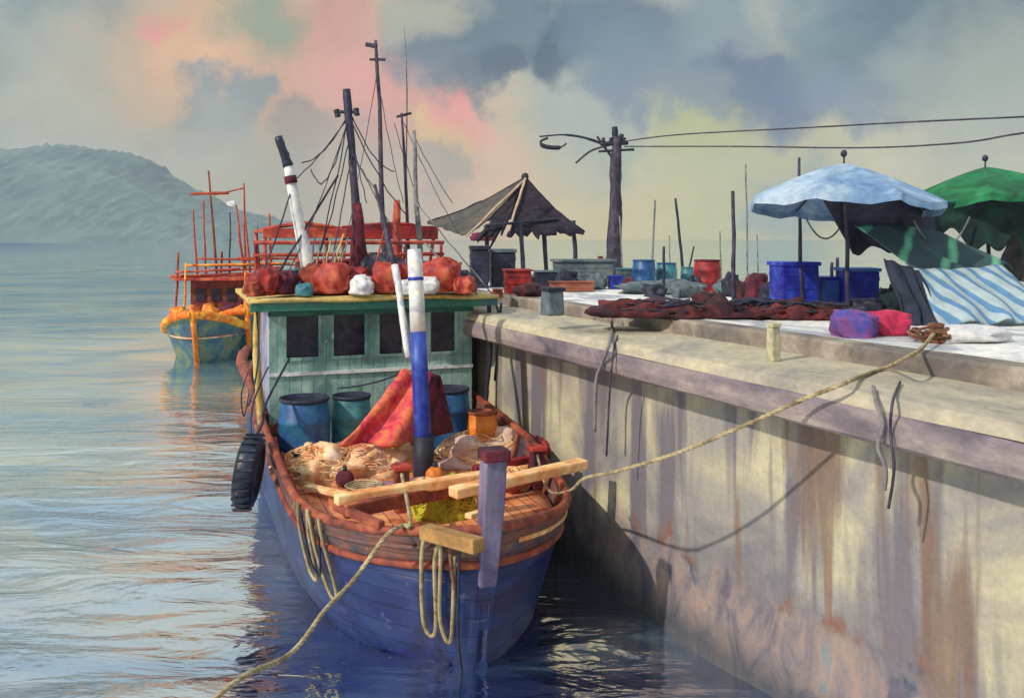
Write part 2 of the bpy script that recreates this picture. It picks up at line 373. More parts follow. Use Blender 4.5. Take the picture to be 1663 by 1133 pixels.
# sea bed far below keeps the sheet closed from under
# ---- hills
def hills():
    prof = [(-900, 150), (-500, 205), (-200, 225), (0, 240), (60, 236), (100, 232), (160, 238), (210, 246), (250, 262), (275, 280), (310, 300), (345, 318), (385, 336), (430, 349), (480, 364), (530, 378), (580, 388), (640, 396), (720, 400)]
    def ridge(px):
        for i in range(len(prof) - 1):
            if prof[i][0] <= px <= prof[i + 1][0]:
                q = (px - prof[i][0]) / (prof[i + 1][0] - prof[i][0]); return prof[i][1] + q * (prof[i + 1][1] - prof[i][1])
        return 390
    Y0 = 1000.0; nu, nv = 420, 40
    def fn(u, v):
        px = -900 + 1620 * u; x = (px - CX) / FP * Y0
        h = (HY - ridge(px)) / FP * Y0 + EYE
        y = Y0 + (v - .5) * 560
        s = max(0, 1 - abs(v - .5) * 2) ** .75
        z = h * s + 3 * noise.fractal((x * .011, y * .011, 0), 1, 2, 3) * s
        z += (noise.fractal((x * .09, y * .09, 2), 1, 2, 3) * 4.0 + abs(noise.noise((x * .12, y * .12, 2))) * 3.0 + abs(noise.noise((x * .4, y * .4, 7))) * 3.5) * min(1, s * 4)
        return (x, y, z - 3 if s > 0 else -6)
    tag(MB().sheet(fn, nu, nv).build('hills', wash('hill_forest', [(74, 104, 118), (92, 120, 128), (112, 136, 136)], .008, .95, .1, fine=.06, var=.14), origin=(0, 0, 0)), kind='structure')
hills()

# ---- quay
def wall_mat():
    m, t, b = new_mat('stained_concrete')
    geo = N(t, 'ShaderNodeNewGeometry'); vr = N(t, 'ShaderNodeMapping'); vr.vector_type = 'POINT'
    vr.inputs['Rotation'].default_value = (0, 0, -TH); t.links.new(geo.outputs['Position'], vr.inputs[0])
    def noise_(sx, sy, sz, scale, det=5, rg=.6, dist=.4):
        mp = N(t, 'ShaderNodeMapping'); mp.inputs['Scale'].default_value = (sx, sy, sz); t.links.new(vr.outputs[0], mp.inputs[0])
        n = N(t, 'ShaderNodeTexNoise', {'Scale': scale, 'Detail': det, 'Roughness': rg, 'Distortion': dist}); t.links.new(mp.outputs[0], n.inputs[0]); return n.outputs[0]
    c = ramp(t, noise_(1, .55, .55, .9, 5, .55, 1.0), [(.34, (120, 118, 124)), (.46, (152, 148, 144)), (.54, (172, 166, 146)), (.64, (198, 192, 160))]).outputs[0]
    # long run-down streaks
    s1 = ramp(t, noise_(1, 1.7, .16, 1.3, 4, .5, .3), [(.49, (0, 0, 0, 1)), (.6, (1, 1, 1, 1))]).outputs[0]
    c = mixc(t, s1, c, (112, 108, 118))
    s2 = ramp(t, noise_(1, 2.2, .22, 1.1, 4, .5, .2), [(.56, (0, 0, 0, 1)), (.63, (1, 1, 1, 1))]).outputs[0]
    s2m = N(t, 'ShaderNodeMath', operation='MULTIPLY'); t.links.new(s2, s2m.inputs[0]); s2m.inputs[1].default_value = .75
    c = mixc(t, s2m.outputs[0], c, (122, 96, 80))
    # tide band
    sp = N(t, 'ShaderNodeSeparateXYZ'); t.links.new(geo.outputs['Position'], sp.inputs[0])
    wob = N(t, 'ShaderNodeMath', operation='MULTIPLY_ADD'); t.links.new(noise_(1, .8, .5, 1.6, 6, .6, .5), wob.inputs[0]); wob.inputs[1].default_value = 1.3; t.links.new(sp.outputs[2], wob.inputs[2])
    tide = N(t, 'ShaderNodeMapRange', {1: 1.35, 2: 1.85, 3: 1, 4: 0}); tide.interpolation_type = 'SMOOTHSTEP'; t.links.new(wob.outputs[0], tide.inputs[0])
    tc_ = ramp(t, noise_(1, 1.2, .8, 1.7, 6, .6, 1), [(.36, (96, 92, 108)), (.5, (136, 124, 126)), (.6, (158, 136, 126)), (.7, (124, 134, 144))]).outputs[0]
    c = mixc(t, tide.outputs[0], c, tc_)
    # dark spatter along the tide line
    e1 = N(t, 'ShaderNodeMapRange', {1: 1.5, 2: 1.62, 3: 0, 4: 1}); t.links.new(wob.outputs[0], e1.inputs[0])
    e2 = N(t, 'ShaderNodeMapRange', {1: 1.62, 2: 1.95, 3: 1, 4: 0}); t.links.new(wob.outputs[0], e2.inputs[0])
    sp_ = ramp(t, noise_(1, 1.6, 1.2, 1.9, 4, .6, 0), [(.53, (0, 0, 0, 1)), (.62, (1, 1, 1, 1))]).outputs[0]
    ee = N(t, 'ShaderNodeMath', operation='MULTIPLY'); t.links.new(e1.outputs[0], ee.inputs[0]); t.links.new(e2.outputs[0], ee.inputs[1])
    e3 = N(t, 'ShaderNodeMath', operation='MULTIPLY'); t.links.new(ee.outputs[0], e3.inputs[0]); t.links.new(sp_, e3.inputs[1])
    ec = ramp(t, noise_(1, .9, .9, 1.3, 2, .5, 0), [(.46, (60, 78, 100)), (.54, (130, 92, 76))]).outputs[0]
    c = mixc(t, e3.outputs[0], c, ec)
    weed = N(t, 'ShaderNodeMapRange', {1: .12, 2: .5, 3: .75, 4: 0}); t.links.new(sp.outputs[2], weed.inputs[0])
    c = mixc(t, weed.outputs[0], c, (58, 66, 78))
    g = noise_(1, 1, 1, 22, 6, .7, 0); gr = ramp(t, g, [(.3, (.86, .86, .86, 1)), (.7, (1.1, 1.1, 1.1, 1))]).outputs[0]
    c = mixc(t, 1.0, c, gr, 'MULTIPLY')
    t.links.new(c, b.inputs['Base Color']); b.inputs['Roughness'].default_value = .85
    bp = N(t, 'ShaderNodeBump', {'Strength': .45, 'Distance': .05}); t.links.new(noise_(1, 1, .7, 4, 8, .65, .4), bp.inputs['Height']); t.links.new(bp.outputs[0], b.inputs['Normal'])
    return m
def extr(prof, t0=T0, t1=T1, n=90, wob=.012, caps=True):
    mb = MB(); k = len(prof); vs = []
    for i in range(n + 1):
        t = t0 + (t1 - t0) * i / n
        for j, (p, z) in enumerate(prof):
            w = noise.noise((t * .8, j * .9, 0)) * wob
            vs.append(Q(p + w, t, z + (w * .6 if z > .5 else 0)))
    fs = [(i * k + j, i * k + (j + 1) % k, (i + 1) * k + (j + 1) % k, (i + 1) * k + j) for i in range(n) for j in range(k)]
    if caps: fs += [tuple(range(k)), tuple(n * k + j for j in range(k))]
    return mb.add(vs, fs, False)
beamm = wash('mauve_shaded_concrete', [(72, 66, 84), (112, 102, 112), (142, 130, 132), (172, 160, 144)], .7, .85, .4, (1, .6, 1.6), fine=9)  # weathered mottle, with the beam front's mauve shade put into the colour
ledgem = wash('cream_lit_concrete', [(140, 134, 130), (172, 164, 146), (196, 186, 156)], .8, .85, .35, (1, .6, 1), fine=9)  # paler partner of the beam: the lit look of the top painted in
kerbm = wash('grey_brown_concrete', [(104, 98, 98), (136, 126, 116), (168, 160, 148)], 1.2, .9, .4, fine=9)
deckm = wash('whitewashed_concrete', [(168, 170, 178), (222, 222, 222), (236, 234, 230), (240, 238, 234)], .8, .8, .3, (1, .7, 1), fine=10, contrast=.13)
quay = empty('quay_wall', Q(6.2, 4, 0), 0, 'long stained concrete harbour wall with a rounded edge beam on top', 'harbour wall')
extr([(6.16, -2.2), (6.16, 2.98), (6.6, 2.98), (6.6, -2.2)], wob=.03, n=160).build('wall_face', wall_mat(), quay)
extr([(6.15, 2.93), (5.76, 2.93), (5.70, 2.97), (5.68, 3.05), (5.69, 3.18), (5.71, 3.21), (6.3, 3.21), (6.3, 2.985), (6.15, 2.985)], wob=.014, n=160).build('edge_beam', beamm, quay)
extr([(5.713, 3.213), (5.73, 3.27), (5.79, 3.32), (5.92, 3.34), (6.9, 3.345), (6.9, 3.213)], wob=.014, n=160).build('ledge', ledgem, quay)
extr([(6.9, 2.9), (6.9, 3.505), (6.93, 3.535), (7.18, 3.535), (7.18, 2.9)], wob=.012, n=160).build('kerb', kerbm, quay)
tag(extr([(7.18, -2.2), (7.18, DECK), (13.4, DECK), (13.5, DECK - .12), (13.5, -2.2)], wob=0, n=60).build('quay_deck', deckm), kind='structure')

# ================================================================ shared paints
M_hull = wash('blue_hull_paint', [(10, 18, 70), (18, 32, 98), (32, 54, 112), (40, 36, 84)], 1.1, .42, .25, (1, .6, 1), fine=7, seam='Z', gap=.21, flake=(74, 84, 128))
M_bulw = wash('brown_blue_bulwark', [(64, 56, 74), (96, 74, 76), (128, 78, 62), (66, 74, 102)], 1.6, .6, .3, fine=8, seam='Z', gap=.12, flake=(150, 110, 86))
M_orange = wash('orange_red_wood', [(86, 38, 38), (140, 62, 44), (172, 96, 62)], 3, .6, .3, fine=12, flake=(78, 50, 52))
M_cream = wash('sunlit_cream_wood', [(224, 142, 80), (246, 198, 140), (250, 220, 174)], 2.5, .7, .3, fine=12)
M_ochre = wash('ochre_paint', [(170, 140, 66), (206, 180, 104), (190, 170, 120)], 2, .7, .3, fine=10)
M_pinkwood = wash('pink_brown_deck', [(176, 96, 72), (222, 156, 120), (238, 196, 162), (206, 170, 168)], 1.8, .8, .35, fine=9)
M_lilac = wash('lilac_grey_paint', [(92, 80, 120), (130, 122, 152), (170, 172, 192)], 2, .55, .25, (1, 1, .4), fine=9)
M_teal = wash('pale_teal_paint', [(92, 132, 132), (136, 172, 166), (176, 202, 194)], 1.6, .6, .25, (1, 1, .7), fine=9, seam='X', gap=.19, flake=(190, 208, 198))
M_green = wash('green_paint', [(22, 82, 74), (44, 116, 98), (60, 96, 104)], 2, .6, .25, fine=9)
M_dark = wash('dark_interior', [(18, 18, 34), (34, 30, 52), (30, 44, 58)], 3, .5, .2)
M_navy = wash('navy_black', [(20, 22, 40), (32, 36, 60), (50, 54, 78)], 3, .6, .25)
M_mast = wash('dark_mast_wood', [(34, 30, 50), (56, 50, 72), (88, 78, 92)], 4, .7, .3)
M_greyp = wash('grey_pole', [(86, 90, 98), (120, 122, 126), (146, 146, 144)], 4, .7, .3)
M_white = wash('white_paint', [(180, 184, 200), (222, 222, 224), (236, 232, 222)], 3, .55, .2)
M_blue = wash('cobalt_paint', [(18, 28, 110), (30, 52, 160), (60, 92, 178)], 2.5, .45, .2)
M_barrel = wash('blue_plastic', [(16, 52, 104), (32, 86, 140), (44, 108, 138)], 3, .45, .12)
M_tealb = wash('teal_plastic', [(36, 92, 108), (58, 124, 136), (90, 150, 154)], 3, .45, .12)
M_red = wash('red_pigment', [(84, 18, 30), (150, 32, 34), (186, 52, 42)], 3, .6, .25)
M_redor = wash('orange_red_plastic', [(128, 34, 38), (176, 58, 46), (206, 108, 74)], 3, .6, .2)
M_pink = wash('pink_net', [(170, 34, 62), (214, 70, 84), (226, 122, 76), (206, 90, 110)], 3, .85, .5, fine=20)
M_orangeb = wash('orange_plastic', [(196, 96, 26), (226, 130, 36), (232, 160, 60)], 4, .5, .2)
M_yg = wash('yellow_green_net', [(132, 128, 24), (186, 176, 40), (222, 208, 70)], 5, .85, .6, fine=24)
M_net = wash('beige_net', [(214, 140, 100), (244, 190, 140), (252, 222, 178), (232, 200, 192)], 2.5, .9, .6, fine=22)
M_ropey = wash('straw_rope', [(120, 104, 80), (166, 150, 114), (192, 178, 142)], 5, .9, .5, fine=40)
M_ropeb = wash('brown_rope', [(84, 54, 44), (128, 86, 62), (150, 112, 82)], 6, .9, .5, fine=40)
M_ropeg = wash('grey_rope', [(110, 104, 112), (142, 136, 134)], 6, .9, .5, fine=40)
M_black = wash('black_rubber', [(14, 18, 32), (26, 34, 54), (44, 56, 80)], 3, .38, .2)
M_maroon = wash('maroon_cloth', [(54, 16, 40), (92, 26, 46), (134, 48, 66)], 3, .85, .3)
M_grey = wash('slate_cloth', [(70, 84, 96), (98, 112, 120), (128, 136, 136)], 2, .85, .3)
M_royal = wash('royal_blue_plastic', [(22, 26, 132), (36, 52, 172), (62, 92, 186)], 2.5, .45, .15)
M_rustc = wash('rust_cloth', [(96, 36, 30), (150, 66, 44), (176, 92, 62)], 3, .85, .3)
M_hay = wash('dark_red_net', [(28, 20, 32), (66, 28, 38), (112, 42, 42)], 2.2, .9, .6, fine=14)
M_conc = wash('pale_concrete', [(150, 146, 130), (196, 188, 150), (172, 170, 164)], 4, .85, .4)
M_purple = wash('purple_thatch', [(22, 18, 32), (38, 32, 48), (60, 50, 66)], 4, .9, .6, (1, 1, 3), fine=18)
M_tarpg = wash('grey_tarpaulin', [(58, 56, 58), (78, 74, 72), (92, 84, 76)], 1.5, .8, .2, fine=7)
M_umb = wash('pale_blue_canvas', [(90, 124, 170), (130, 160, 194), (172, 192, 210)], 1.6, .8, .15, fine=7)
M_grn = wash('green_canvas', [(4, 66, 40), (14, 104, 62), (34, 132, 84)], 1.8, .8, .15, fine=7)
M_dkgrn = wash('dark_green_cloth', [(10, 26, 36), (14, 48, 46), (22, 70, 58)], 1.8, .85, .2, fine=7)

M_deckp, t_, b_ = new_mat('deck_planks')
tcn = N(t_, 'ShaderNodeTexCoord'); bk = N(t_, 'ShaderNodeTexBrick', {'Scale': 1.0, 'Mortar Size': .006, 'Brick Width': 2.2, 'Row Height': .16}); mpp = N(t_, 'ShaderNodeMapping'); mpp.inputs['Rotation'].default_value = (0, 0, R(90)); t_.links.new(tcn.outputs['Object'], mpp.inputs[0]); t_.links.new(mpp.outputs[0], bk.inputs[0])
for k_, c_ in (('Color1', (236, 180, 138)), ('Color2', (214, 140, 104)), ('Mortar', (84, 48, 44))): bk.inputs[k_].default_value = lin(c_)
nz = N(t_, 'ShaderNodeTexNoise', {'Scale': 2.2, 'Detail': 6, 'Roughness': .65}); t_.links.new(tcn.outputs['Object'], nz.inputs[0])
rz_ = ramp(t_, nz.outputs[0], [(.34, (170, 110, 90)), (.44, (244, 206, 176)), (.54, (255, 240, 218)), (.66, (238, 214, 222))])
t_.links.new(mixc(t_, 1.0, bk.outputs[0], rz_.outputs[0], 'MULTIPLY'), b_.inputs['Base Color']); b_.inputs['Roughness'].default_value = .75

# ================================================================ MAIN BOAT
PHI = R(20); BX, BY = -.34, 9.8
cB, sB = math.cos(PHI), math.sin(PHI)
def BL(x, a, z): return Vector((BX + x * cB - a * sB, BY + x * sB + a * cB, z))
def boat_builder(L, beam, sheer, rake, fr=lambda x, a, z: Vector((x, a, z)), full=7.5):
    """returns side(t, v, s): t along the length, v 0 waterline..1 gunwale"""
    def zs(t): return sheer(t)
    def pos(t, v, s, inset=0):
        vv = max(v, -.35)
        e = full * (1 + .12 * vv)
        f = (1 - (1 - min(t, 1)) ** e) ** (.85 - .2 * max(vv, 0))
        w = beam * (.86 + .14 * max(vv, -.3)) * f
        if t > .8: w *= 1 - .16 * ((t - .8) / .2) ** 2
        if vv < 0: w *= 1 + vv * .9
        a0 = .15 if vv < 0 else -rake * vv ** 1.1
        a = a0 + (L - a0) * t
        return fr(s * max(w - inset, .02), a + (inset * .8 if t < .05 else 0), zs(t) * vv if vv >= 0 else vv * 1.6)
    return pos
def sheer1(t): return 1.62 - .16 * math.sin(min(1, t / .35) * PI) * (1 if t < .35 else 0) + max(0, t - .25) * .72
Lb = 9.6
hp = boat_builder(Lb, 1.80, sheer1, .36, BL)
boat = empty('fishing_boat', BL(0, 4, 0), PHI, 'large blue wooden fishing boat with teal wheelhouse moored bow-on beside the quay', 'fishing boat')
def strip(pos, v0, v1, nt=46, nv=8, sides=(-1, 1), tmax=1.0, inset=0, out=0):
    mb = MB()
    for s in sides:
        mb.sheet(lambda u, w: pos(tmax * u ** 2.2, v0 + (v1 - v0) * w, s, inset), nt, nv)
    return mb
hb = strip(hp, -.35, .76)
hb.sheet(lambda u, w: hp(1, -.35 + 1.11 * w, -1).lerp(hp(1, -.35 + 1.11 * w, 1), u), 8, 6)
hb.build('hull', M_hull, boat, thick=.05)
bb = strip(hp, .76, 1.0, nv=4)
bb.sheet(lambda u, w: hp(1, .76 + .24 * w, -1).lerp(hp(1, .76 + .24 * w, 1), u), 8, 3)
bb.build('bulwark', M_bulw, boat, thick=.06)
def rail(pos, v, r, s, tmax=1, off=.03, n=60, zoff=0, t0=0):
    pts = []
    for i in range(n + 1):
        t = t0 + (tmax - t0) * (i / n) ** 2.2; p = pos(t, v, s, -off); p.z += zoff; pts.append(p)
    return pts
for s in (-1, 1):
    MB().tube(rail(hp, .76, .045, s), .045, 8, True, .1).build('rubbing_strake', M_orange, boat)
    MB().tube(rail(hp, 1.0, .07, s, off=0), .052, 8, True, .08).build('gunwale_rail', M_orange, boat)
    MB().tube(rail(hp, .89, .03, s, t0=.01), .028, 6, True, .1).build('trim_rail', M_cream if s > 0 else M_bulw, boat)
# stem post
def stem_piece(prof):
    vs = []; n_ = len(prof)
    for a, z in prof:
        for x, da in ((-.115, -.05), (.115, -.05), (.115, .16), (-.115, .16)): vs.append(BL(x * (.62 + .42 * max(0, min(1, (z + .2) / 2.2))), a + da, z))
    return MB().add(vs, [(i * 4 + j, i * 4 + (j + 1) % 4, (i + 1) * 4 + (j + 1) % 4, (i + 1) * 4 + j) for i in range(n_ - 1) for j in range(4)] + [(3, 2, 1, 0), tuple(4 * (n_ - 1) + q for q in range(4))])
stem = stem_piece([(-.235, .98), (-.32, 1.35), (-.44, 1.9), (-.50, 2.36)]).build('stem_post', M_lilac, boat)
cw = stem_piece([(.06, -.7), (.03, .2), (-.13, .8), (-.20, .98)]).build('cutwater', M_hull, boat)
bv = stem.modifiers.new('bevel', 'BEVEL'); bv.width = .025; bv.segments = 2
MB().box(BL(0, -.46, 2.40), (.28, .28, .12), PHI, bev=.05).build('stem_cap', M_maroon, stem)
# decks
dz = 1.16
MB().sheet(lambda u, w: (lambda A, B: A.lerp(B, u))(*[Vector((q.x, q.y, dz + .05 * (1 - w))) for q in (hp(.012 + .96 * w, .70, -1, .03), hp(.012 + .96 * w, .70, 1, .03))]), 10, 40).build('deck', M_deckp, boat, thick=.05)
for k in range(9):      # bulwark frames inside, both sides
    t = .08 + k * .075
    for s in (-1, 1):
        a = hp(t, .72, s, .10); b_ = hp(t, .99, s, .08)
        MB().pole(a, b_, .04, .035, 4).build('bulwark_frame', M_orange, boat)
# wheelhouse
CA0, CA1, CW = 5.55, 8.3, 1.66; cz0, cz1 = dz + .02, 3.5
wh = MB()
wins = [(-1.40, -.90), (-.66, -.16), (.08, .46), (.94, 1.36)]
wz0, wz1 = 2.70, 3.37
def fbox(mb, x0, x1, z0, z1, a0=CA0, th=.08): mb.box(BL((x0 + x1) / 2, a0 + th / 2, (z0 + z1) / 2), (x1 - x0, th, z1 - z0), PHI)
fbox(wh, -CW, CW, cz0, wz0); fbox(wh, -CW, CW, wz1, cz1)
ed = [-CW] + [e for w in wins for e in w] + [CW]
for i in range(0, len(ed), 2): fbox(wh, ed[i], ed[i + 1], wz0, wz1)
front = wh.build('front_wall', M_teal, boat)
mb = MB()
for s in (-1, 1): mb.box(BL(s * (CW - .04), (CA0 + CA1) / 2 + .04, (cz0 + cz1) / 2), (.08, CA1 - CA0 - .08, cz1 - cz0), PHI)
mb.box(BL(0, CA1 + .04, (cz0 + cz1) / 2), (2 * CW, .08, cz1 - cz0), PHI)
mb.build('side_wall', M_lilac, boat)
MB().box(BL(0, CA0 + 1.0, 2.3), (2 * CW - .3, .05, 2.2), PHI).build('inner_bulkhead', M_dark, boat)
for (x0, x1) in wins:
    f = MB()
    for (a, b_, c, d) in ((x0 - .05, x0, wz0 - .05, wz1 + .05), (x1, x1 + .05, wz0 - .05, wz1 + .05), (x0, x1, wz0 - .05, wz0), (x0, x1, wz1, wz1 + .05)): fbox(f, a, b_, c, d, CA0 - .03, .09)
    wf = f.build('window', M_teal, boat)
    g = MB(); fbox(g, x0, x1, wz0, wz1, CA0 + .05, .012); g.build('pane', wash('dark_glass', [(14, 18, 34), (26, 28, 50), (52, 34, 58), (30, 56, 66)], 5, .15, .03), wf)
MB().box(BL(0, CA0 - .015, 3.43), (2 * CW + .04, .05, .15), PHI, bev=.01).build('fascia_band', M_green, boat)
MB().box(BL(0, CA0 - .02, 2.44), (2 * CW + .02, .045, .05), PHI).build('front_rail_strip', M_white, boat)
rm = MB()
def rf(u, w):
    x = -1.98 + 3.96 * u; a = CA0 - .42 + (CA1 + .5 - CA0 + .42) * w
    return BL(x, a, 3.60 + .05 * (1 - (x / 1.98) ** 2) + .012 * noise.noise((x * 2, a * 2, 0)))
roof = rm.sheet(rf, 16, 16).build('roof', M_ochre, boat, thick=.075)
MB().box(BL(0, CA0 - .40, 3.53), (3.96, .05, .13), PHI, bev=.012).build('roof_edge_beam', M_green, roof)
MB().tube([BL(-1.98 + 3.96 * i / 12, CA0 - .45, 3.63 + .015 * math.sin(i)) for i in range(13)], .035, 8).build('roof_lip', M_ochre, roof)
# rope-wrapped corner posts
for s, mt in ((-1, M_ochre), (1, M_navy)):
    pts = [BL(s * 1.86, CA0 - .3, 3.55), BL(s * 1.88, CA0 - .35, 2.8), BL(s * 1.84, CA0 - .3, 2.2), BL(s * 1.8, CA0 - .3, 1.75)]
    MB().tube(spline(pts, 6), .055 if s < 0 else .035, 8, True, .2).build('awning_post', mt, boat)
# starboard gallows with block
gm = MB(); g0 = BL(1.95, CA0 - .35, 3.3)
gm.pole(BL(1.7, CA0 - .3, 3.28), BL(2.42, CA0 - .5, 3.28), .022); gm.pole(BL(1.95, CA0 - .4, 3.5), BL(2.25, CA0 - .5, 2.5), .02)
gm.pole(BL(2.05, CA0 - .4, 3.5), BL(2.0, CA0 - .2, 2.2), .02); gm.pole(BL(2.40, CA0 - .5, 3.28), BL(2.30, CA0 - .5, 2.45), .016)
gal = gm.build('davit', M_navy, boat); MB().blob(BL(2.28, CA0 - .5, 2.42), (.07, .07, .1), .1, flat=1).build('block', M_black, gal)
# foredeck mast: white above, cobalt below
mA = P(688, 742, 13.05); mT = P(673, 405, 13.3)
mid = mA.lerp(mT, .60)
mst = MB().tube([mA, mA.lerp(mid, .3), mA.lerp(mid, .7), mid], [.13, .122, .118, .114], 14, True, .04).build('foremast', M_blue, boat)
MB().tube([mid, mid.lerp(mT, .4), mid.lerp(mT, .9), mT], [.116, .112, .106, .098], 14, True, .04).build('mast_top', M_white, mst)
MB().tube([mA - Vector((0, 0, .42)), mA + Vector((0, 0, .30))], .15, 14).build('mast_foot', M_navy, mst)
MB().tube([mid.lerp(mT, .62), mid.lerp(mT, .66)], .116, 14).build('mast_band', M_blue, mst)
# thin boom with white lower half
b0 = P(664, 580, 13.2); b1 = P(641, 430, 13.6); b2 = P(609, 300, 14.2)
bo = MB().pole(b0, b1, .055, .05).build('boom', M_white, boat); MB().pole(b1, b2, .05, .022).build('boom_tip', M_mast, bo)
# leaning white boom aft-left with black head
w0 = P(506, 470, 15.0); w1 = P(468, 270, 15.0); w2 = P(452, 222, 15.0)
lb = MB().pole(w0, w1, .12, .075, 10).build('derrick', M_white, boat); MB().pole(w1, w2, .085, .06, 10).build('derrick_head', M_black, lb)
MB().tube([w0.lerp(w1, .86), w0.lerp(w1, .92)], .1, 10).build('derrick_collar', M_maroon, lb)
# main mast with cross trees
k0 = P(586, 478, 15.6); k1 = P(572, 260, 15.6); k2 = P(563, 145, 15.6)
mm_ = MB().pole(k0, k1, .10, .065, 10).build('mainmast', M_mast, boat); MB().pole(k1, k2, .062, .07, 10).build('mast_head', M_navy, mm_)
MB().pole(P(585, 455, 15.5), P(580, 330, 15.5), .17, .07, 10, .2).build('furled_sail', M_maroon, mm_)
MB().pole(P(546, 182, 15.6), P(581, 182, 15.6), .03).pole(P(546, 178, 15.6), P(549, 190, 15.6), .05).pole(P(578, 176, 15.6), P(580, 188, 15.6), .045).build('crosstree', M_navy, mm_)
# rigging of the main boat: each stay is a part
def stay(a, b, sag, r=.011, mat=None, par=boat): MB().tube(sagline(a, b, sag, 16, .02, random.random() * 9), r, 5).build('stay', mat or M_mast, par)
hd = P(566, 185, 15.6)
stay(hd, P(490, 265, 15.2), .18); stay(hd, P(521, 300, 15), .22); stay(P(521, 300, 15), P(505, 275, 15.1), .02)
stay(hd, P(500, 470, 15.2), .25); stay(P(572, 190, 15.6), P(640, 278, 16.2), .2); stay(P(572, 200, 15.6), P(662, 350, 16.5), .15)
stay(P(567, 230, 15.6), P(500, 472, 15.0), .12); stay(P(574, 240, 15.5), P(530, 470, 15.0), .05); stay(P(549, 285, 15.5), P(430, 480, 14.4), .0, .02)
stay(P(476, 300, 15), P(412, 470, 14.2), .12, .014); stay(P(676, 330, 16.2), P(800, 478, 15.7), 0, .012, M_greyp); stay(P(690, 395, 15), P(776, 478, 15), 0, .018, M_greyp)
for i in range(7):
    x = 498 + i * 7; stay(P(x, 474, 14.6), P(x + 14 + i * 2, 385 + (i % 3) * 8, 15.2), 0, .012, M_ropey if i % 2 else M_greyp)

for (x0, y0, Y0_, x1, y1, Y1_, sg) in ((566, 190, 15.6, 470, 300, 15.1, .08), (570, 215, 15.6, 596, 330, 15.6, .05), (575, 250, 15.6, 700, 470, 15.5, .12), (564, 200, 15.6, 452, 470, 14.6, .22), (568, 240, 15.6, 612, 310, 14.4, .05),
        (612, 120, 20.5, 560, 400, 19, .1), (612, 120, 20.5, 655, 330, 21, .15), (656, 200, 21, 745, 380, 20, .1), (672, 220, 20.6, 735, 330, 21.0, .05), (640, 200, 20.6, 684, 340, 21, .05), (455, 240, 15, 505, 440, 15.2, .05)):
    stay(P(x0, y0, Y0_), P(x1, y1, Y1_), sg, .009)
# ---- loads on the wheelhouse roof (things of their own)
RZ = 3.66
def sack(px, w, h, mat, name, label, cat, Y=14.6, seed=1, group=None, base=476, dy=.3):
    c = P(px, base, Y); rx = w / FP * Y / 2; rz = h / FP * Y
    c.z = RZ + .02
    o = MB().blob(c + Vector((0, 0, rz * .45)), (rx * 1.05, dy, rz * .52), .17, 2.2, 34, .75, 0, seed, .72).build(name, mat); return tag(o, label, cat, group)
sack(433, 42, 48, M_red, 'buoy_bag', 'dark red bulging bag at the left front corner of the wheelhouse roof', 'bag', 14.3, 3)
sack(462, 36, 40, M_maroon, 'net_bundle', 'maroon bundle between the dark red bag and the white boom on the roof', 'bundle', 14.5, 5)
sack(541, 56, 54, M_redor, 'net_sack', 'orange red sack at the foot of the dark mainmast on the roof', 'sack', 14.7, 7)
sack(628, 46, 54, M_redor, 'net_sack', 'orange red sack between mainmast and white foremast on the roof', 'sack', 14.9, 11)
sack(716, 66, 58, M_redor, 'net_sack', 'widest orange red sack, right of the white foremast on the roof', 'sack', 15.1, 13)
sack(588, 34, 34, M_white, 'folded_tarp', 'small white crumpled tarp between the two orange red sacks on the roof', 'tarp', 14.5, 17, dy=.2)
sack(495, 26, 22, M_tealb, 'rope_tub', 'little teal tub beside the foot of the white boom on the roof', 'tub', 14.3, 19, dy=.15)
sack(660, 30, 26, M_white, 'white_bundle', 'white cloth bundle directly behind the foremast on the roof', 'bundle', 14.6, 23, dy=.15)
def crate(c, size, rz, mat, lidmat, name, label, cat, group=None):
    c = Vector(c); e = empty(name, c, rz, label, cat, group)
    sx, sy, sz = size
    b = MB().box(c + Vector((0, 0, sz * .46)), (sx, sy, sz * .92), rz, bev=.02, taper=1.04)
    R3 = Matrix.Rotation(rz, 3, 'Z')
    for k in range(3):
        zz = sz * (.18 + .28 * k)
        for q, (w, d) in (((0, -sy / 2 * 1.03, zz), (sx * .94, .02)), ((0, sy / 2 * 1.03, zz), (sx * .94, .02)), ((-sx / 2 * 1.03, 0, zz), (.02, sy * .94)), ((sx / 2 * 1.03, 0, zz), (.02, sy * .94))):
            b.box(c + R3 @ Vector(q), (w, d, sz * .09), rz)
    b.build('body', mat, e)
    MB().box(c + Vector((0, 0, sz * .965)), (sx * 1.14, sy * 1.14, sz * .09), rz, bev=.015).build('lid', lidmat, e)
    return e
crate(Vector((*P(690, 400, 15.9).xy, RZ)), (.9, .5, .42), PHI, M_blue, M_royal, 'fish_crate', 'long cobalt blue crate behind the widest orange red sack on the roof', 'crate')
crate(Vector((*P(505, 400, 15.8).xy, RZ)), (.55, .5, .4), PHI, M_blue, M_tealb, 'fish_crate', 'small cobalt blue crate behind the white boom on the roof', 'crate')

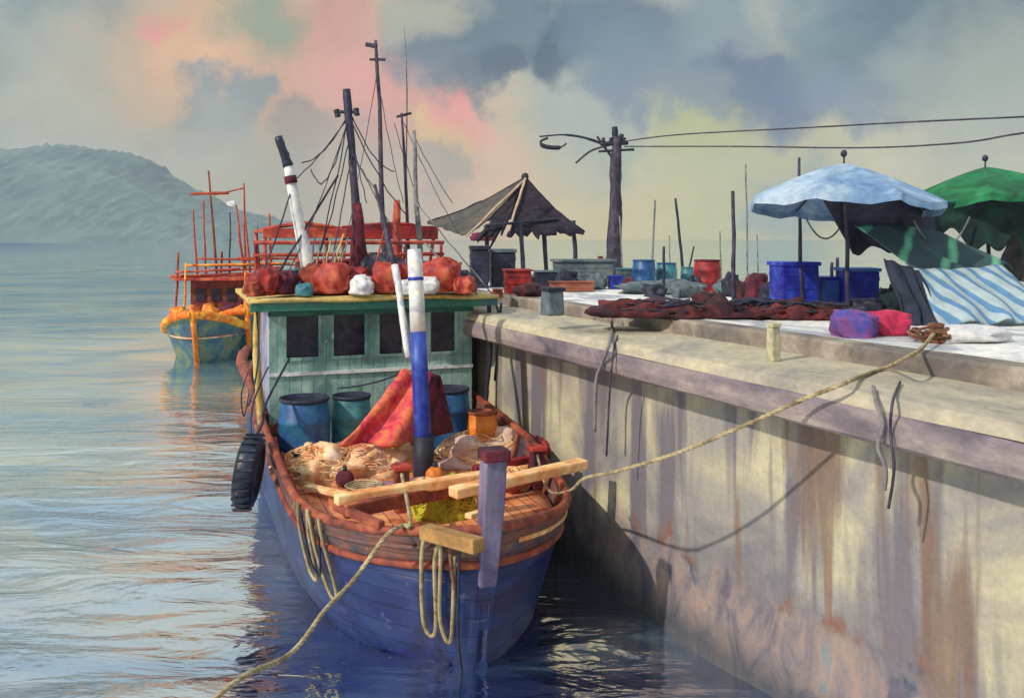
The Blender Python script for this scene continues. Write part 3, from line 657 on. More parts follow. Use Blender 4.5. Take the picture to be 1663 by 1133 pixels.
sack(560, 60, 40, M_maroon, 'net_sack', 'maroon sack wedged behind the orange red sack at the dark mainmast', 'sack', 15.3, 31)
sack(616, 70, 62, M_navy, 'gear_bag', 'navy gear bag behind the orange red sack between the masts', 'bag', 15.6, 33)
sack(752, 40, 36, M_navy, 'gear_bag', 'navy gear bag at the right end of the roof', 'bag', 15.4, 35)
sack(690, 44, 30, M_white, 'folded_tarp', 'white folded tarp under the widest orange red sack on the roof', 'tarp', 14.8, 37, dy=.2)
sack(512, 46, 50, M_rustc, 'net_sack', 'rust brown sack just right of the white boom foot on the roof', 'sack', 14.9, 41)
sack(575, 50, 46, M_red, 'net_sack', 'deep red sack right at the foot of the dark mainmast', 'sack', 14.95, 43)
sack(652, 60, 50, M_red, 'net_sack', 'deep red sack behind the white cloth bundle at the foremast', 'sack', 15.3, 45)
sack(755, 34, 30, M_redor, 'net_sack', 'smallest orange red sack at the right front corner of the roof', 'sack', 14.9, 47)
sack(415, 30, 30, M_rustc, 'net_bundle', 'rust brown bundle at the very left corner of the roof', 'bundle', 14.2, 49)
e = empty('roof_rack', Vector((*P(600, 400, 16).xy, RZ)), PHI, 'red pipe rack with rails standing along the wheelhouse roof', 'rack')
for z_ in (4.28, 4.50): MB().pole(BL(-1.75, 7.6, z_), BL(1.75, 7.6, z_), .035).build('rail', M_redor, e)
for x_ in (-1.7, -.85, 0, .85, 1.7): MB().pole(BL(x_, 7.6, RZ), BL(x_, 7.6, 4.52), .03).build('upright', M_red, e)
crate(BL(.75, 6.9, RZ), (1.1, .5, .5), PHI, M_royal, M_blue, 'fish_crate', 'royal blue crate in front of the red pipe rack on the roof', 'crate')
crate(BL(-.55, 7.1, RZ), (.9, .5, .55), PHI, M_maroon, M_redor, 'fish_crate', 'maroon crate with red lid before the red pipe rack', 'crate')
crate(BL(-1.35, 6.8, RZ), (.5, .5, .38), PHI, M_navy, M_tealb, 'fish_crate', 'navy crate with teal lid beside the maroon crate on the roof', 'crate')
rnd = random.Random(21)
for i, lab in enumerate(('thin straw cane leaning on the roof right of the white boom', 'second thin cane on the roof, nearer the mainmast', 'short grey cane standing on the roof behind the maroon sack', 'thin red cane leaning right between the orange red sacks', 'slim dark cane on the roof near the foremast')):
    x = (512, 528, 548, 600, 640)[i]; MBx = MB().pole(P(x, 474, 14.9), P(x + (26, 30, 10, 24, -18)[i], (392, 380, 400, 372, 366)[i], 15.2), .016)
    tag(MBx.build('cane', (M_ropey, M_ochre, M_greyp, M_redor, M_mast)[i]), lab, 'cane', 'canes on the wheelhouse roof')
# ---- on the foredeck
def barrel(c, r, h, mat, label, name='drum', group=None, cat='barrel', lidm=None):
    c = Vector(c); e = empty(name, c, 0, label, cat, group)
    pr = [(r * .86, 0), (r * .94, h * .03), (r * .99, h * .28), (r * 1.04, h * .31), (r * 1.0, h * .34), (r * 1.02, h * .5), (r * 1.0, h * .64), (r * 1.04, h * .67), (r * .99, h * .7), (r * .93, h * .93), (r * .9, h * .95)]
    MB().lathe(c, pr, 28).build('body', mat, e)
    MB().lathe(c, [(r * .9, h * .951), (r * .98, h * .955), (r * .98, h), (r * .9, h), (r * .88, h * .965), (.001, h * .965)], 28).build('rim', lidm or M_navy, e)
    return e
bz = dz + .05
barrel(Vector((*P(494, 700, 13.7).xy, bz)), .375, 1.02, M_barrel, 'big blue drum at the left end of the wheelhouse front')
barrel(Vector((*P(571, 700, 14.15).xy, bz)), .30, .98, M_tealb, 'teal drum half hidden behind the red and pink net')
barrel(Vector((*P(728, 690, 14.55).xy, bz)), .34, 1.02, M_barrel, 'blue grey drum against the wheelhouse just right of the blue mast')
e = barrel(Vector((*P(784, 700, 14.1).xy, bz)), .235, .74, M_orangeb, 'orange drum by the starboard rail right of the wheelhouse front', lidm=M_orange)
# hanging red net
na_, nb_, nc_, nd_ = P(655, 600, 13.6), P(700, 605, 13.7), P(553, 722, 13.0), P(668, 722, 13.1)
def netf(u, w):
    p = na_.lerp(nb_, u).lerp(nc_.lerp(nd_, u), w)
    return p + Vector((0, -.10 * math.sin(u * 9 + w * 2) * (.3 + w), -.05 * math.sin(w * PI))) + Vector((0, 0, .03 * noise.noise((u * 6, w * 6, 0))))
tag(MB().sheet(netf, 26, 20).build('draped_net', M_pink, thick=.05), 'red and pink fishing net hung up in a slanting tent before the wheelhouse', 'net')
tag(MB().sheet(lambda u, w: P(702, 605, 13.8).lerp(P(716, 612, 13.9), u).lerp(P(668, 722, 13.2).lerp(P(736, 700, 13.9), u), w) + Vector((0, -.05 * math.sin(u * 8), 0)), 12, 12).build('folded_net', M_maroon, thick=.05), 'dark maroon net fold hanging between the pink net and the blue mast', 'net')
rope('net_line', sagline(P(548, 630, 13.5), P(655, 604, 13.6), .05, 10), .014, M_navy, 'short dark line from the teal drum up to the pink net', 'rope')
def netpile(px, py, rx, ry, rz, mat, smat, name, label, seed, strands=60, z=None, cat='net'):
    c = G(px, py, z or dz + .06); e = empty(name, c, PHI, label, cat)
    MB().blob(c, (rx, ry, rz), .30, 2.2, 36, .05, PHI, seed).build('heap', mat, e)
    rnd = random.Random(seed); m = MB()
    for k in range(strands):
        a0 = rnd.uniform(0, 2 * PI); th = rnd.uniform(.2, 1.4); pts = []
        for j in range(9):
            a = a0 + (j - 4) * rnd.uniform(.10, .22); t2 = th + .12 * math.sin(j + k)
            pts.append(c + Matrix.Rotation(PHI, 3, 'Z') @ Vector((rx * math.sin(t2) * math.cos(a) * 1.04, ry * math.sin(t2) * math.sin(a) * 1.04, rz * math.cos(t2) * 1.08 + .02)))
        m.tube(spline(pts, 2), rnd.uniform(.005, .012), 4)
    m.build('loose_strands', smat, e); return e
netpile(520, 768, .62, .6, .36, M_net, M_cream, 'net_heap', 'beige and peach net heap on the port side of the foredeck', 2)
netpile(600, 758, .75, .6, .36, M_net, M_pinkwood, 'net_heap', 'cream net heap spread in front of the pink net', 4)
netpile(640, 752, .42, .34, .44, M_yg, M_yg, 'net_heap', 'yellow green net heap at the foot of the blue mast', 6)
netpile(790, 745, .8, .5, .42, wash('pale_pink_cloth', [(196, 160, 156), (226, 196, 178), (236, 208, 170)], 2, .85, .4), M_cream, 'sail_cloth_heap', 'pale pink cloth heap right of the blue mast', 8, cat='cloth')
netpile(722, 838, .42, .30, .42, M_yg, M_yg, 'net_heap', 'small bright yellow green net heap right behind the stem post', 10, z=1.2)
netpile(455, 735, .22, .35, .42, M_orange, M_redor, 'float_heap', 'rust red heap of floats in the port corner beside the blue drum', 12, cat='floats')
netpile(873, 750, .26, .35, .34, M_red, M_orange, 'float_heap', 'red and orange heap of floats by the starboard rail', 14, cat='floats')
def plank(a, b, w, h, mat, label, name='plank', cat='plank', twist=0):
    a = Vector(a); b = Vector(b); d = (b - a); L = d.length; ang = math.atan2(d.y, d.x); el = math.asin(d.z / L)
    o = MB().box((a + b) / 2, (L, w, h), ang, (0, -el), bev=.02).build(name, mat); return tag(o, label, cat)
gz = 1.72
plank(G(545, 812, gz - .04), G(790, 772, gz), .16, .12, M_cream, 'sunlit cream beam laid from the port rail to behind the stem post', 'beam', 'beam')
plank(G(735, 800, gz - .05), G(948, 752, gz + .02), .2, .12, M_cream, 'cream beam laid across the starboard rail, its end jutting over the water', 'beam', 'beam')
plank(G(560, 830, gz - .12), G(760, 790, gz - .12), .10, .16, M_orange, 'reddish beam just in front of the long cream beam', 'beam', 'beam')
plank(G(690, 862, 1.62), G(778, 886, 1.66), .16, .14, wash('ochre_plank', [(132, 96, 54), (178, 138, 82)], 3), 'short ochre plank on the port rail touching the stem post', 'plank')
plank(G(770, 762, 1.5), G(880, 742, 1.5), .12, .10, M_red, 'red plank lying behind the stem post towards the starboard rail', 'plank')
plank(G(620, 852, 1.6), G(545, 822, 1.6), .09, .08, M_orange, 'thin red brown plank along the port rail near the bow', 'plank')
# samson post / bitts
for px, py, lb_ in ((652, 812, 'rust pink bitt post standing under the cream beam'), (872, 775, 'maroon bitt post at the starboard rail')):
    c = G(px, py + 20, dz + .05); e = empty('mooring_bitt', c, PHI, lb_, 'mooring post')
    MB().box(c + Vector((0, 0, .27)), (.17, .17, .54), PHI, bev=.02).build('post', M_orange if px < 700 else M_maroon, e)
    MB().box(c + Vector((0, 0, .56)), (.22, .22, .06), PHI, bev=.02).build('cap', M_redor, e)
rnd = random.Random(11)
FL_ = [(478, 752, M_redor, 'orange red net float against the port bulwark'), (560, 790, M_maroon, 'maroon net float in front of the cream net heap'), (706, 784, M_orangeb, 'yellow orange net float between the rust post and the stem post'),
       (770, 800, M_red, 'red net float just behind the stem post'), (832, 800, M_redor, 'orange red net float at the starboard bow inside the rail'), (850, 770, M_cream, 'cream net float beside the maroon bitt post')]
for x, y, m_, lab in FL_:
    c = G(x, y, dz + .06); e = empty('net_float', c, 0, lab, 'float', 'net floats on the foredeck')
    MB().blob(c + Vector((0, 0, .11)), (.13, .13, .12), .08, 1, 16, 1).build('ball', m_, e); MB().tube([c + Vector((0, 0, .2)), c + Vector((0, 0, .28))], .03, 8).build('lug', M_navy, e)
for (x0, y0, x1, y1, z_, w_, m_, lab) in ((500, 790, 600, 812, 1.30, .14, M_cream, 'short cream board lying on the port deck before the net heap'), (800, 800, 880, 778, 1.34, .12, M_orange, 'rust board leaning at the starboard bow'),
        (600, 790, 690, 778, 1.27, .16, wash('violet_wood', [(120, 84, 110), (170, 130, 140)], 3), 'violet grey board on deck behind the rust bitt post'), (820, 822, 760, 838, 1.45, .10, M_cream, 'small cream board tucked behind the stem post')):
    plank(G(x0, y0, z_), G(x1, y1, z_ + .06), w_, .06, m_, lab)
c = G(590, 800, dz + .08); rope('rope_coil', [c + Vector(((.12 + .012 * k / 6) * math.cos(k * .5), (.12 + .012 * k / 6) * math.sin(k * .5), .01 + .022 * (k // 13) + .01 * rnd.random())) for k in range(66)], .014, M_ropey, 'flat straw rope coil on the deck left of the rust bitt post')
rope('rope_tangle', spline([G(740, 800, 1.4) + Vector((rnd.uniform(-.3, .3), rnd.uniform(-.2, .2), rnd.uniform(-.05, .2))) for _ in range(14)], 5), .013, M_yg, 'yellow green cord tangled over the bow behind the stem post')
netpile(830, 790, .30, .34, .22, M_net, M_cream, 'net_heap', 'small cream net heap inside the starboard bow', 16)
netpile(690, 800, .26, .22, .16, M_pink, M_cream, 'net_heap', 'small pink net heap between the orange float and the stem post', 18)
# tyre fender
def tyre(c, r, w, rz, label):
    e = empty('tyre_fender', c, rz, label, 'tyre'); m = MB(); n, k = 36, 14; vs = []; fs = []
    R3 = Matrix.Rotation(rz, 3, 'Z') @ Matrix.Rotation(R(8), 3, 'Y')
    for i in range(n):
        a = 2 * PI * i / n
        for j in range(k):
            b = 2 * PI * j / k; rr = r + (r * .34) * math.cos(b) * (1 + .04 * (i % 2) * (math.cos(b) > .6))
            vs.append(Vector(c) + R3 @ Vector((w * math.copysign(abs(math.sin(b)) ** .7, math.sin(b)), rr * math.cos(a), rr * 1.12 * math.sin(a))))
    for i in range(n):
        for j in range(k): fs.append((i * k + j, ((i + 1) % n) * k + j, ((i + 1) % n) * k + (j + 1) % k, i * k + (j + 1) % k))
    m.add(vs, fs, True).build('tread', M_black, e)
    m = MB()
    for i in range(24):
        a = 2 * PI * i / 24; m.box(Vector(c) + R3 @ Vector((0, 1.36 * r * math.cos(a), 1.36 * r * 1.12 * math.sin(a))), (w * 1.6, .03, .02), rz, (a + PI / 2, 0))
    m.build('tread_block', M_black, e)
    return e
tc0 = P(404, 766, 12.35)
tyre(tc0, .33, .14, PHI + R(-16), 'black rubber tyre hanging as a fender on the port side')
rope('fender_line', spline([tc0 + Vector((0, 0, .36)), P(425, 690, 12.6), P(432, 655, 13), P(470, 582, 13.6)], 6), .018, M_navy, 'black line from the tyre fender up to the wheelhouse corner')
rope('fender_line', spline([tc0 + Vector((.03, 0, .40)), P(410, 660, 12.7), P(428, 612, 13.2), P(436, 596, 13.6)], 6), .012, M_navy, 'thinner curved black line beside the fender line')
rope('port_line', spline([P(416, 500, 14.0), P(420, 570, 14), P(412, 630, 13.6), P(402, 660, 13.4)], 6), .014, M_mast, 'thin dark line hanging straight from the port roof edge')
rope('port_loop', spline([P(404, 600, 13.4), P(392, 640, 13.2), P(396, 676, 13.2), P(404, 640, 13.3)], 6), .010, M_mast, 'small dark loop of line hanging out beyond the port post')
# hanging rope coils at the bow
def coil(pts3, label, mat=M_ropey, r=.022):
    return rope('rope_coil', spline(pts3, 7), r, mat, label, 'rope')
def off_hull(px, py, base_s=-1): return None
def HL(t, v, o=.07): return hp(t, v, -1, -o)
coil([HL(.20, 1.03), HL(.205, .8, .1), HL(.20, .45, .1), HL(.18, .42, .1), HL(.175, .8, .1), HL(.17, 1.03), HL(.165, .7, .1), HL(.15, .34, .1), HL(.135, .4, .1), HL(.14, .8, .1), HL(.145, 1.0)], 'straw rope hanging in long loops from the port rail near the tyre')
coil([HL(.19, 1.0, .09), HL(.18, .6, .13), HL(.16, .5, .13), HL(.145, .9, .1)], 'black line drooping in one loop over the straw rope at the port rail', M_navy, .014)
coil([HL(.022, 1.02), HL(.026, .8, .1), HL(.03, .35, .1), HL(.022, .3, .1), HL(.018, .8, .1), HL(.014, .9, .1), HL(.018, .4, .1), HL(.012, .25, .1), HL(.008, .85, .1)], 'straw rope hanging in narrow loops on the port bow beside the stem post')
coil([HL(.006, 1.02, .08), HL(.006, .7, .12), HL(.007, .3, .12), HL(.005, .02, .12)], 'single dark line hanging from the port bow down to the water', M_navy, .016)
coil([HL(.010, 1.05, .08), HL(.009, .8, .12), HL(.008, .62, .12)], 'short rust brown line hanging beside the stem post', M_ropeb, .02)
# ropes on the quay wall
def wallp(px, py, p=5.85, o=.21): # point hanging just off the quay face
    k = (px - CX) / FP; p = p - o; Y = p / (k * math.cos(TH) + math.sin(TH)); return P(px, py, Y)
# mooring lines
rope('mooring_line', spline([G(652, 832, dz + .05) + Vector((0, 0, .5)), hp(.04, 1, -1) + Vector((.05, .06, .085)), hp(.04, 1, -1) + Vector((-.02, -.05, .07)), P(625, 872, 9.3), P(575, 940, 9.3), P(528, 990, 8.9), P(470, 1062, 8.3), P(350, 1133, 7.4), Vector((-3.4, 6.2, .02)), Vector((-4.4, 5.0, -.3))], 8), .022, M_ropey, 'straw mooring line running from the port bow down into the water at lower left')
bolt_top = D(1520, 556)
rope('mooring_line', spline([G(872, 795, dz + .05) + Vector((0, 0, .5)), hp(.15, 1, 1).lerp(hp(.15, 1, -1), .08) + Vector((0, 0, .05)), hp(.13, 1, 1) + Vector((.03, -.02, .075)), wallp(950, 776, 4.9), wallp(1000, 765, 4.95), wallp(1100, 735, 5.2), wallp(1210, 690, 5.5), wallp(1300, 650, 5.72), wallp(1372, 622, 5.86), G(1400, 610, 3.37), G(1440, 596, 3.38), G(1466, 584, 3.56), G(1496, 566, 3.58), bolt_top + Vector((0, 0, .12))], 7), .018, M_ropey, 'long straw mooring line from the bow across to the iron ring post on the quay')
# mooring post on the quay with knotted rope
e = empty('mooring_post', bolt_top, TH, 'squat rusty mooring post on the kerb with brown rope round it', 'mooring post')
MB().lathe(bolt_top, [(.12, 0), (.12, .03), (.06, .05), (.05, .13), (.08, .16), (.08, .19), (.05, .20), (.001, .205)], 16).build('post', M_ropeb, e)
rnd = random.Random(3); pts = []
for k in range(110):
    a = k * .55; q = k // 11; rr = .10 + .05 * math.sin(q * 2.1)
    pts.append(bolt_top + Vector((.07 * math.cos(q * 2.4) + rr * math.cos(a) * 1.25, .06 * math.sin(q * 1.9) + rr * math.sin(a), .03 + .010 * q + .02 * math.sin(a * 1.5 + q) + .01)))
pts += [bolt_top + Vector((.3, .05, .03)), bolt_top + Vector((.42, -.02, .02)), bolt_top + Vector((.46, .1, .02))]
rope('rope_knot', spline(pts, 3), .016, M_ropeb, 'tangled brown rope knot around the mooring post on the kerb')
# ropes on the quay wall
for pts, lab, m_, r in (
    ([D(990, 508) + Vector((0, 0, .03)), G(994, 530, 3.37), wallp(990, 556), wallp(978, 590), wallp(968, 620), wallp(966, 700)], 'grey wavy rope hanging over the quay edge nearest the boat', M_ropeg, .022),
    ([G(1003, 545, 3.37), wallp(996, 575), wallp(990, 640), wallp(985, 740)], 'thin dark rope end hanging on the wall beside the grey wavy rope', M_mast, .013),
    ([G(1418, 628, 3.37), wallp(1424, 655), wallp(1434, 690), wallp(1426, 725), wallp(1438, 760), wallp(1436, 795)], 'pale grey rope hanging from the quay edge at the right part of the wall', M_ropeg, .018),
    ([G(1462, 620, 3.37), wallp(1450, 652), wallp(1446, 700), wallp(1452, 760), wallp(1443, 825)], 'darker thin rope hanging right next to the pale grey rope on the wall', M_mast, .012)):
    rope('hanging_rope', spline(pts, 7), r, m_, lab)

# ================================================================ DISTANT BOATS
def small_boat(c, rz, label, hullm, trimm, cabm, roofm, L=8.0, beam=1.75, group='fishing boats moored in the distance', poles=(), stem_m=None, scale=1):
    cc, ss = math.cos(rz), math.sin(rz)
    c = Vector(c)
    fr = lambda x, a, z: c + Vector((x * cc - a * ss, x * ss + a * cc, z)) 
    e = empty('fishing_boat', c, rz, label, 'fishing boat', group)
    pos = boat_builder(L, beam, lambda t: 1.95 - .85 * min(t, .3) / .3 + max(0, t - .6) * .5, .7, fr, 5.0)
    h = strip(pos, -.3, 1.0, 30, 8); h.sheet(lambda u, w: pos(1, -.3 + 1.3 * w, -1).lerp(pos(1, -.3 + 1.3 * w, 1), u), 6, 5); h.build('hull', hullm, e, thick=.05)
    for s in (-1, 1):
        MB().tube(rail(pos, .94, .1, s, off=.05), .15, 8, True, .15).build('gunwale', trimm, e)
    MB().tube([fr(0, .05, -.2), fr(0, -.4, 1.1), fr(0, -.78, 2.15)], [.10, .10, .12], 8).build('stem_post', stem_m or trimm, e)
    MB().sheet(lambda u, w: (lambda A, B: A.lerp(B, u))(*[Vector((q.x, q.y, .95)) for q in (pos(.02 + .95 * w, .8, -1, .05), pos(.02 + .95 * w, .8, 1, .05))]), 6, 16).build('deck', M_pinkwood, e, thick=.05)
    cb = MB(); cb.box(fr(0, 4.4, 1.9), (2.0, 2.3, 1.9), rz, bev=.04)
    cab = cb.build('cabin', cabm, e)
    for x in (-.6, 0, .6): MB().box(fr(x, 3.22, 2.3), (.36, .05, .5), rz, bev=.01).build('window', M_dark, e)
    MB().box(fr(0, 4.4, 2.93), (3.1, 3.3, .12), rz, bev=.03).build('roof', roofm, e)
    MB().pole(fr(-1.75, 3.2, 3.02), fr(1.6, 3.0, 3.14), .07).build('cross_spar', roofm, e)
    MB().pole(fr(-1.1, 4.0, 3.45), fr(1.9, 4.0, 3.4), .035).build('cross_spar', M_ropeb, e)
    for x, h0, h1, r, m_, lean in poles:
        MB().pole(fr(x, 4.2, h0), fr(x + lean, 4.2, h1), r, r * .6).build('mast', m_, e)
    for k, (x, a, z0, z1) in enumerate(((-1.5, 3, 2.1, 4.0), (-1.1, 2.6, 1.6, 3.6), (1.5, 3, 2.1, 3.9), (1.2, 2.4, 1.5, 3.3))): MB().pole(fr(x, a, z0 - .6), fr(x + .1, a, z1), .045).build('stanchion', (M_rustp, M_otrim)[k % 2], e)
    for k in range(3): MB().pole(fr(-1.5 + k * .3, 2.9 + k * .5, 3.2 + k * .26), fr(1.0 + k * .35, 2.9 + k * .5, 3.34 + k * .16), .045).build('deck_rail', (M_redor, M_otrim, M_rustp)[k], e)
    for k in range(5): MB().blob(fr(-1.2 + .6 * k, 2.0 + (k % 2) * .3, 1.5), (.32, .3, .42), .3, seed=k + 9, seg=16, sq=.7).build('catch_basket', (M_otrim, M_rustp, M_orangeb, M_maroon, M_otrim)[k], e)
    for k in range(4): MB().blob(fr(-.9 + .6 * k, 1.5 + (k % 2) * .6, 1.15), (.35, .35, .38), .2, seed=k, seg=16).build('deck_gear', (M_orangeb, M_maroon, M_ochre, M_red)[k], e)
    return e, fr
M_rustp = wash('rust_pole', [(140, 46, 26), (186, 76, 40)], 3, .7)
M_thull = wash('teal_hull', [(40, 74, 110), (66, 108, 122), (120, 132, 92), (58, 66, 100)], .9, .5, .2, fine=5)
M_otrim = wash('orange_yellow_trim', [(196, 80, 14), (236, 128, 22), (246, 190, 60)], 2.5, .6, .2)
M_rust = wash('rust_cabin', [(96, 36, 30), (144, 66, 36), (120, 44, 40), (80, 34, 60)], 1.6, .7, .3)
e1, fr1 = small_boat(P(320, 590, 33.6) * 1, R(6), 'distant boat with teal hull, orange gunwales and rusty red cabin, left of the big boat', M_thull, M_otrim, M_rust, M_redor, poles=(
    (-.95, 2.9, 5.7, .05, M_rustp, -.15), (-.6, 2.9, 6.05, .05, M_rustp, -.1), (-.15, 2.9, 7.3, .06, M_rust, -.35), (.35, 1.6, 5.6, .045, M_mast, 0), (.95, 2.9, 5.9, .06, M_redor, -.35), (1.2, 2.9, 5.5, .05, M_rustp, -.25)))
MB().pole(fr1(-1.2, 4.2, 6.35), fr1(.3, 4.2, 6.4), .06).pole(fr1(-.3, 4.2, 6.3), fr1(.9, 4.2, 6.6), .03).build('yard', M_rustp, e1)
MB().blob(fr1(.45, 4.2, 5.95), (.2, .1, .12), .3, flat=1, seg=12).build('masthead_lamp', M_white, e1)
e2, fr2 = small_boat(Vector((-10.1, 35.5, 0)), R(10), 'distant boat half hidden behind the big boat, orange gunwale and tall thin rust mast', M_thull, M_otrim, M_rust, M_rustp, poles=(
    (-.6, 2.9, 6.9, .06, M_rustp, -.05), (.5, 2.9, 5.6, .07, M_rustp, -.1), (-.1, 2.9, 5.3, .04, M_greyp, 0)))
e2['label'] = 'distant boat half hidden behind the big boat, orange gunwale and tall thin rust mast'
# canopy boat moored astern of the main boat
cb0 = Vector((-3.45, 19.6, 0))
e3, fr3 = small_boat(cb0, PHI, 'red canopied boat moored directly astern of the big blue boat', M_hull, M_orange, M_navy, M_red, L=9, beam=1.7, group=None, poles=())
cm = M_redor
for (x0, x1, a0, a1, z, nm) in ((-1.8, -.1, -.2, 2.2, 4.72, 'canopy'), (-.05, 2.1, .6, 3.2, 4.74, 'canopy')):
    o = MB().sheet(lambda u, w: fr3(x0 + (x1 - x0) * u, a0 + (a1 - a0) * w, z + .16 * math.sin(u * PI) + .03 * noise.noise((u * 5, w * 5, x0))), 14, 10).build(nm, M_red if x0 > -1 else cm, e3, thick=.07)
    MB().box(fr3((x0 + x1) / 2, a0 - .02, z - .04), (x1 - x0, .06, .20 if x0 < -1 else .30), PHI, bev=.02).build('canopy_edge', M_redor if x0 < -1 else M_red, o)
    for x in (x0 + .05, x1 - .05):
        for a in (a0 + .05, a1 - .05): MB().pole(fr3(max(-1.6, min(1.6, x)), a, 1.9), fr3(x, a, z), .04).build('canopy_post', M_redor, e3)
# masts belonging to it
for (xb, yb, xt, yt, r, m_, Y) in ((628, 470, 610, 66, .065, M_mast, 20.5), (664, 470, 656, 42, .022, M_greyp, 21), (668, 470, 652, 184, .05, M_mast, 21), (684, 470, 672, 212, .075, M_greyp, 20.6), (645, 430, 645, 325, .12, M_redor, 20.2), (700, 470, 605, 165, .0, M_mast, 20)):
    if r: MB().pole(P(xb, yb, Y), P(xt, yt, Y), r, r * .55).build('mast', m_, e3)
MB().pole(P(594, 72, 20.5), P(613, 76, 20.5), .05).pole(P(600, 97, 20.5), P(626, 97, 20.5), .03).build('yard', M_mast, e3)
MB().pole(P(644, 190, 21), P(668, 184, 21), .03).build('yard', M_mast, e3)

# ================================================================ QUAY FURNITURE
# small square bollard, ledge stub
def put_block(c, size, mat, capm, name, label, cat):
    e = empty(name, c, TH, label, cat)
    MB().box(Vector(c) + Vector((0, 0, size[2] / 2)), size, TH, bev=.03, taper=.9).build('block', mat, e)
    MB().box(Vector(c) + Vector((0, 0, size[2] + .02)), (size[0] * 1.05, size[1] * 1.05, .05), TH, bev=.015).build('cap', capm, e); return e
put_block(D(897, 512), (.26, .26, .34), M_grey, M_navy, 'bollard', 'square slate blue bollard on the white quay behind the boat rail', 'bollard')
put_block(G(1256, 588, 3.33), (.11, .11, .36), M_conc, M_conc, 'ledge_stub', 'slim pale concrete stub on the ledge halfway along the quay', 'bollard')

# utility pole
pc = Vector((*P(998, 400, 22).xy, DECK)); e = empty('utility_pole', pc, 0, 'dark utility pole behind the quay goods with crossarm and a lamp arm', 'utility pole')
pt = P(1002, 222, 22)
MB().pole(pc, pt, .19, .12, 10, .14, 16).build('pole', M_mast, e)
MB().pole(P(1001, 240, 22), P(998, 206, 22), .075).pole(P(1006, 235, 22), P(1010, 218, 22), .06).build('pole_top', M_navy, e)
ca = MB().pole(P(975, 234, 22), P(1020, 232, 22), .05).pole(P(972, 246, 22), P(1030, 243, 22), .03).pole(P(1000, 265, 22), P(970, 222, 22.2), .03).build('crossarm', M_navy, e)
for x in (980, 992, 1014): MB().lathe(P(x, 231, 22), [(.03, 0), (.05, .03), (.03, .06), (.05, .09), (.001, .12)], 8).build('insulator', M_navy, ca)
la = MB().tube(spline([P(985, 236, 22), P(950, 224, 22), (P(915, 219, 22)), P(876, 222, 22)], 6), [.035] * 6 + [.03] * 6 + [.02] * 7, 7).build('lamp_arm', M_navy, e)
MB().tube(spline([P(890, 224, 22), P(878, 230, 22), P(884, 238, 22), P(908, 240, 22), P(920, 233, 22)], 5), [.03] * 8 + [.055] * 8 + [.02] * 5, 7).build('lamp', M_navy, la)
MB().tube(spline([P(990, 236, 22), P(960, 245, 22), P(935, 265, 22)], 6), .025, 6).build('brace_wire', M_mast, e)
for pts, lab in (([P(1012, 230, 22), P(1100, 219, 20.5), P(1300, 208, 17.5), P(1545, 195, 15), P(1900, 180, 12.5)], 'upper power line running right from the utility pole'),
                 ([P(1014, 238, 22), P(1200, 238, 19), P(1400, 240, 16.5), P(1560, 232, 15), P(1663, 216, 13.8), P(1900, 190, 12)], 'lower power line running right from the utility pole')):
    rope('power_line', spline(pts, 8), .015, M_mast, lab, 'power line')

# thatched hut
hc = Vector((*P(850, 400, 24.3).xy, DECK))
hut = empty('shelter', hc, 0, 'open shelter with ragged purple thatch and a grey tarp on its left slope', 'shelter')
AP = P(853, 290, 24.3); FL = P(757, 384, 23.0); FR = P(949, 378, 23.2); BLk = P(694, 362, 26.0); BR = P(905, 352, 27)
def slope(A, B, C_, n=26, rag=.0, sagv=.10, sd=0, m=10):
    mb = MB()
    def fn(u, w):
        e_ = B.lerp(C_, u); q = w * (1 + rag * noise.noise((u * 14, sd, 0)) * (1 if w > .5 else w))
        p = A.lerp(e_, q); p = p + Vector((0, 0, -sagv * math.sin(min(w, 1) * PI) + .04 * noise.noise((u * 7, w * 7, sd)))); return p
    return mb.sheet(fn, n, m)
slope(AP, FL.lerp(FR, .34), FR, 30, .16, .1, 4).build('thatch', M_purple, hut, thick=.09)
slope(AP - Vector((.05, 0, .06)), FL.lerp(FR, .10) , FL.lerp(FR, .30), 12, .4, .05, 9).build('thatch', M_purple, hut, thick=.08)
slope(AP, BLk, FL, 22, .03, .12, 2).build('tarp', M_tarpg, hut, thick=.03)
slope(AP, FR, BR, 16, .1, .1, 3).build('thatch', M_purple, hut, thick=.09)
slope(AP, BR, BLk, 16, .05, .1, 5).build('thatch', M_purple, hut, thick=.09)
M_peach = wash('peach_batten', [(176, 150, 130), (206, 180, 154)], 3)
MB().pole(AP + Vector((0, -.08, -.02)), FL + Vector((0, -.06, 0)), .035, .03).pole(AP + Vector((0, -.08, 0)), FL.lerp(FR, .36) + Vector((0, -.05, .1)), .035, .03).build('hip_batten', M_peach, hut)
MB().blob(AP + Vector((0, 0, .05)), (.1, .1, .1), .1, flat=1, seg=12).build('ridge_knob', M_navy, hut)
MB().pole(P(788, 366, 23), P(905, 356, 23.4), .035).build('tie_beam', M_navy, hut)
for px, pb, Y, top in ((789, 452, 23.2, 366), (845, 455, 23, 362), (882, 452, 23.6, 352), (931, 452, 23.4, 358)):
    b = P(px + 6, 400, Y); b.z = DECK; MB().pole(b, P(px, top, Y), .055).build('post', M_navy, hut)

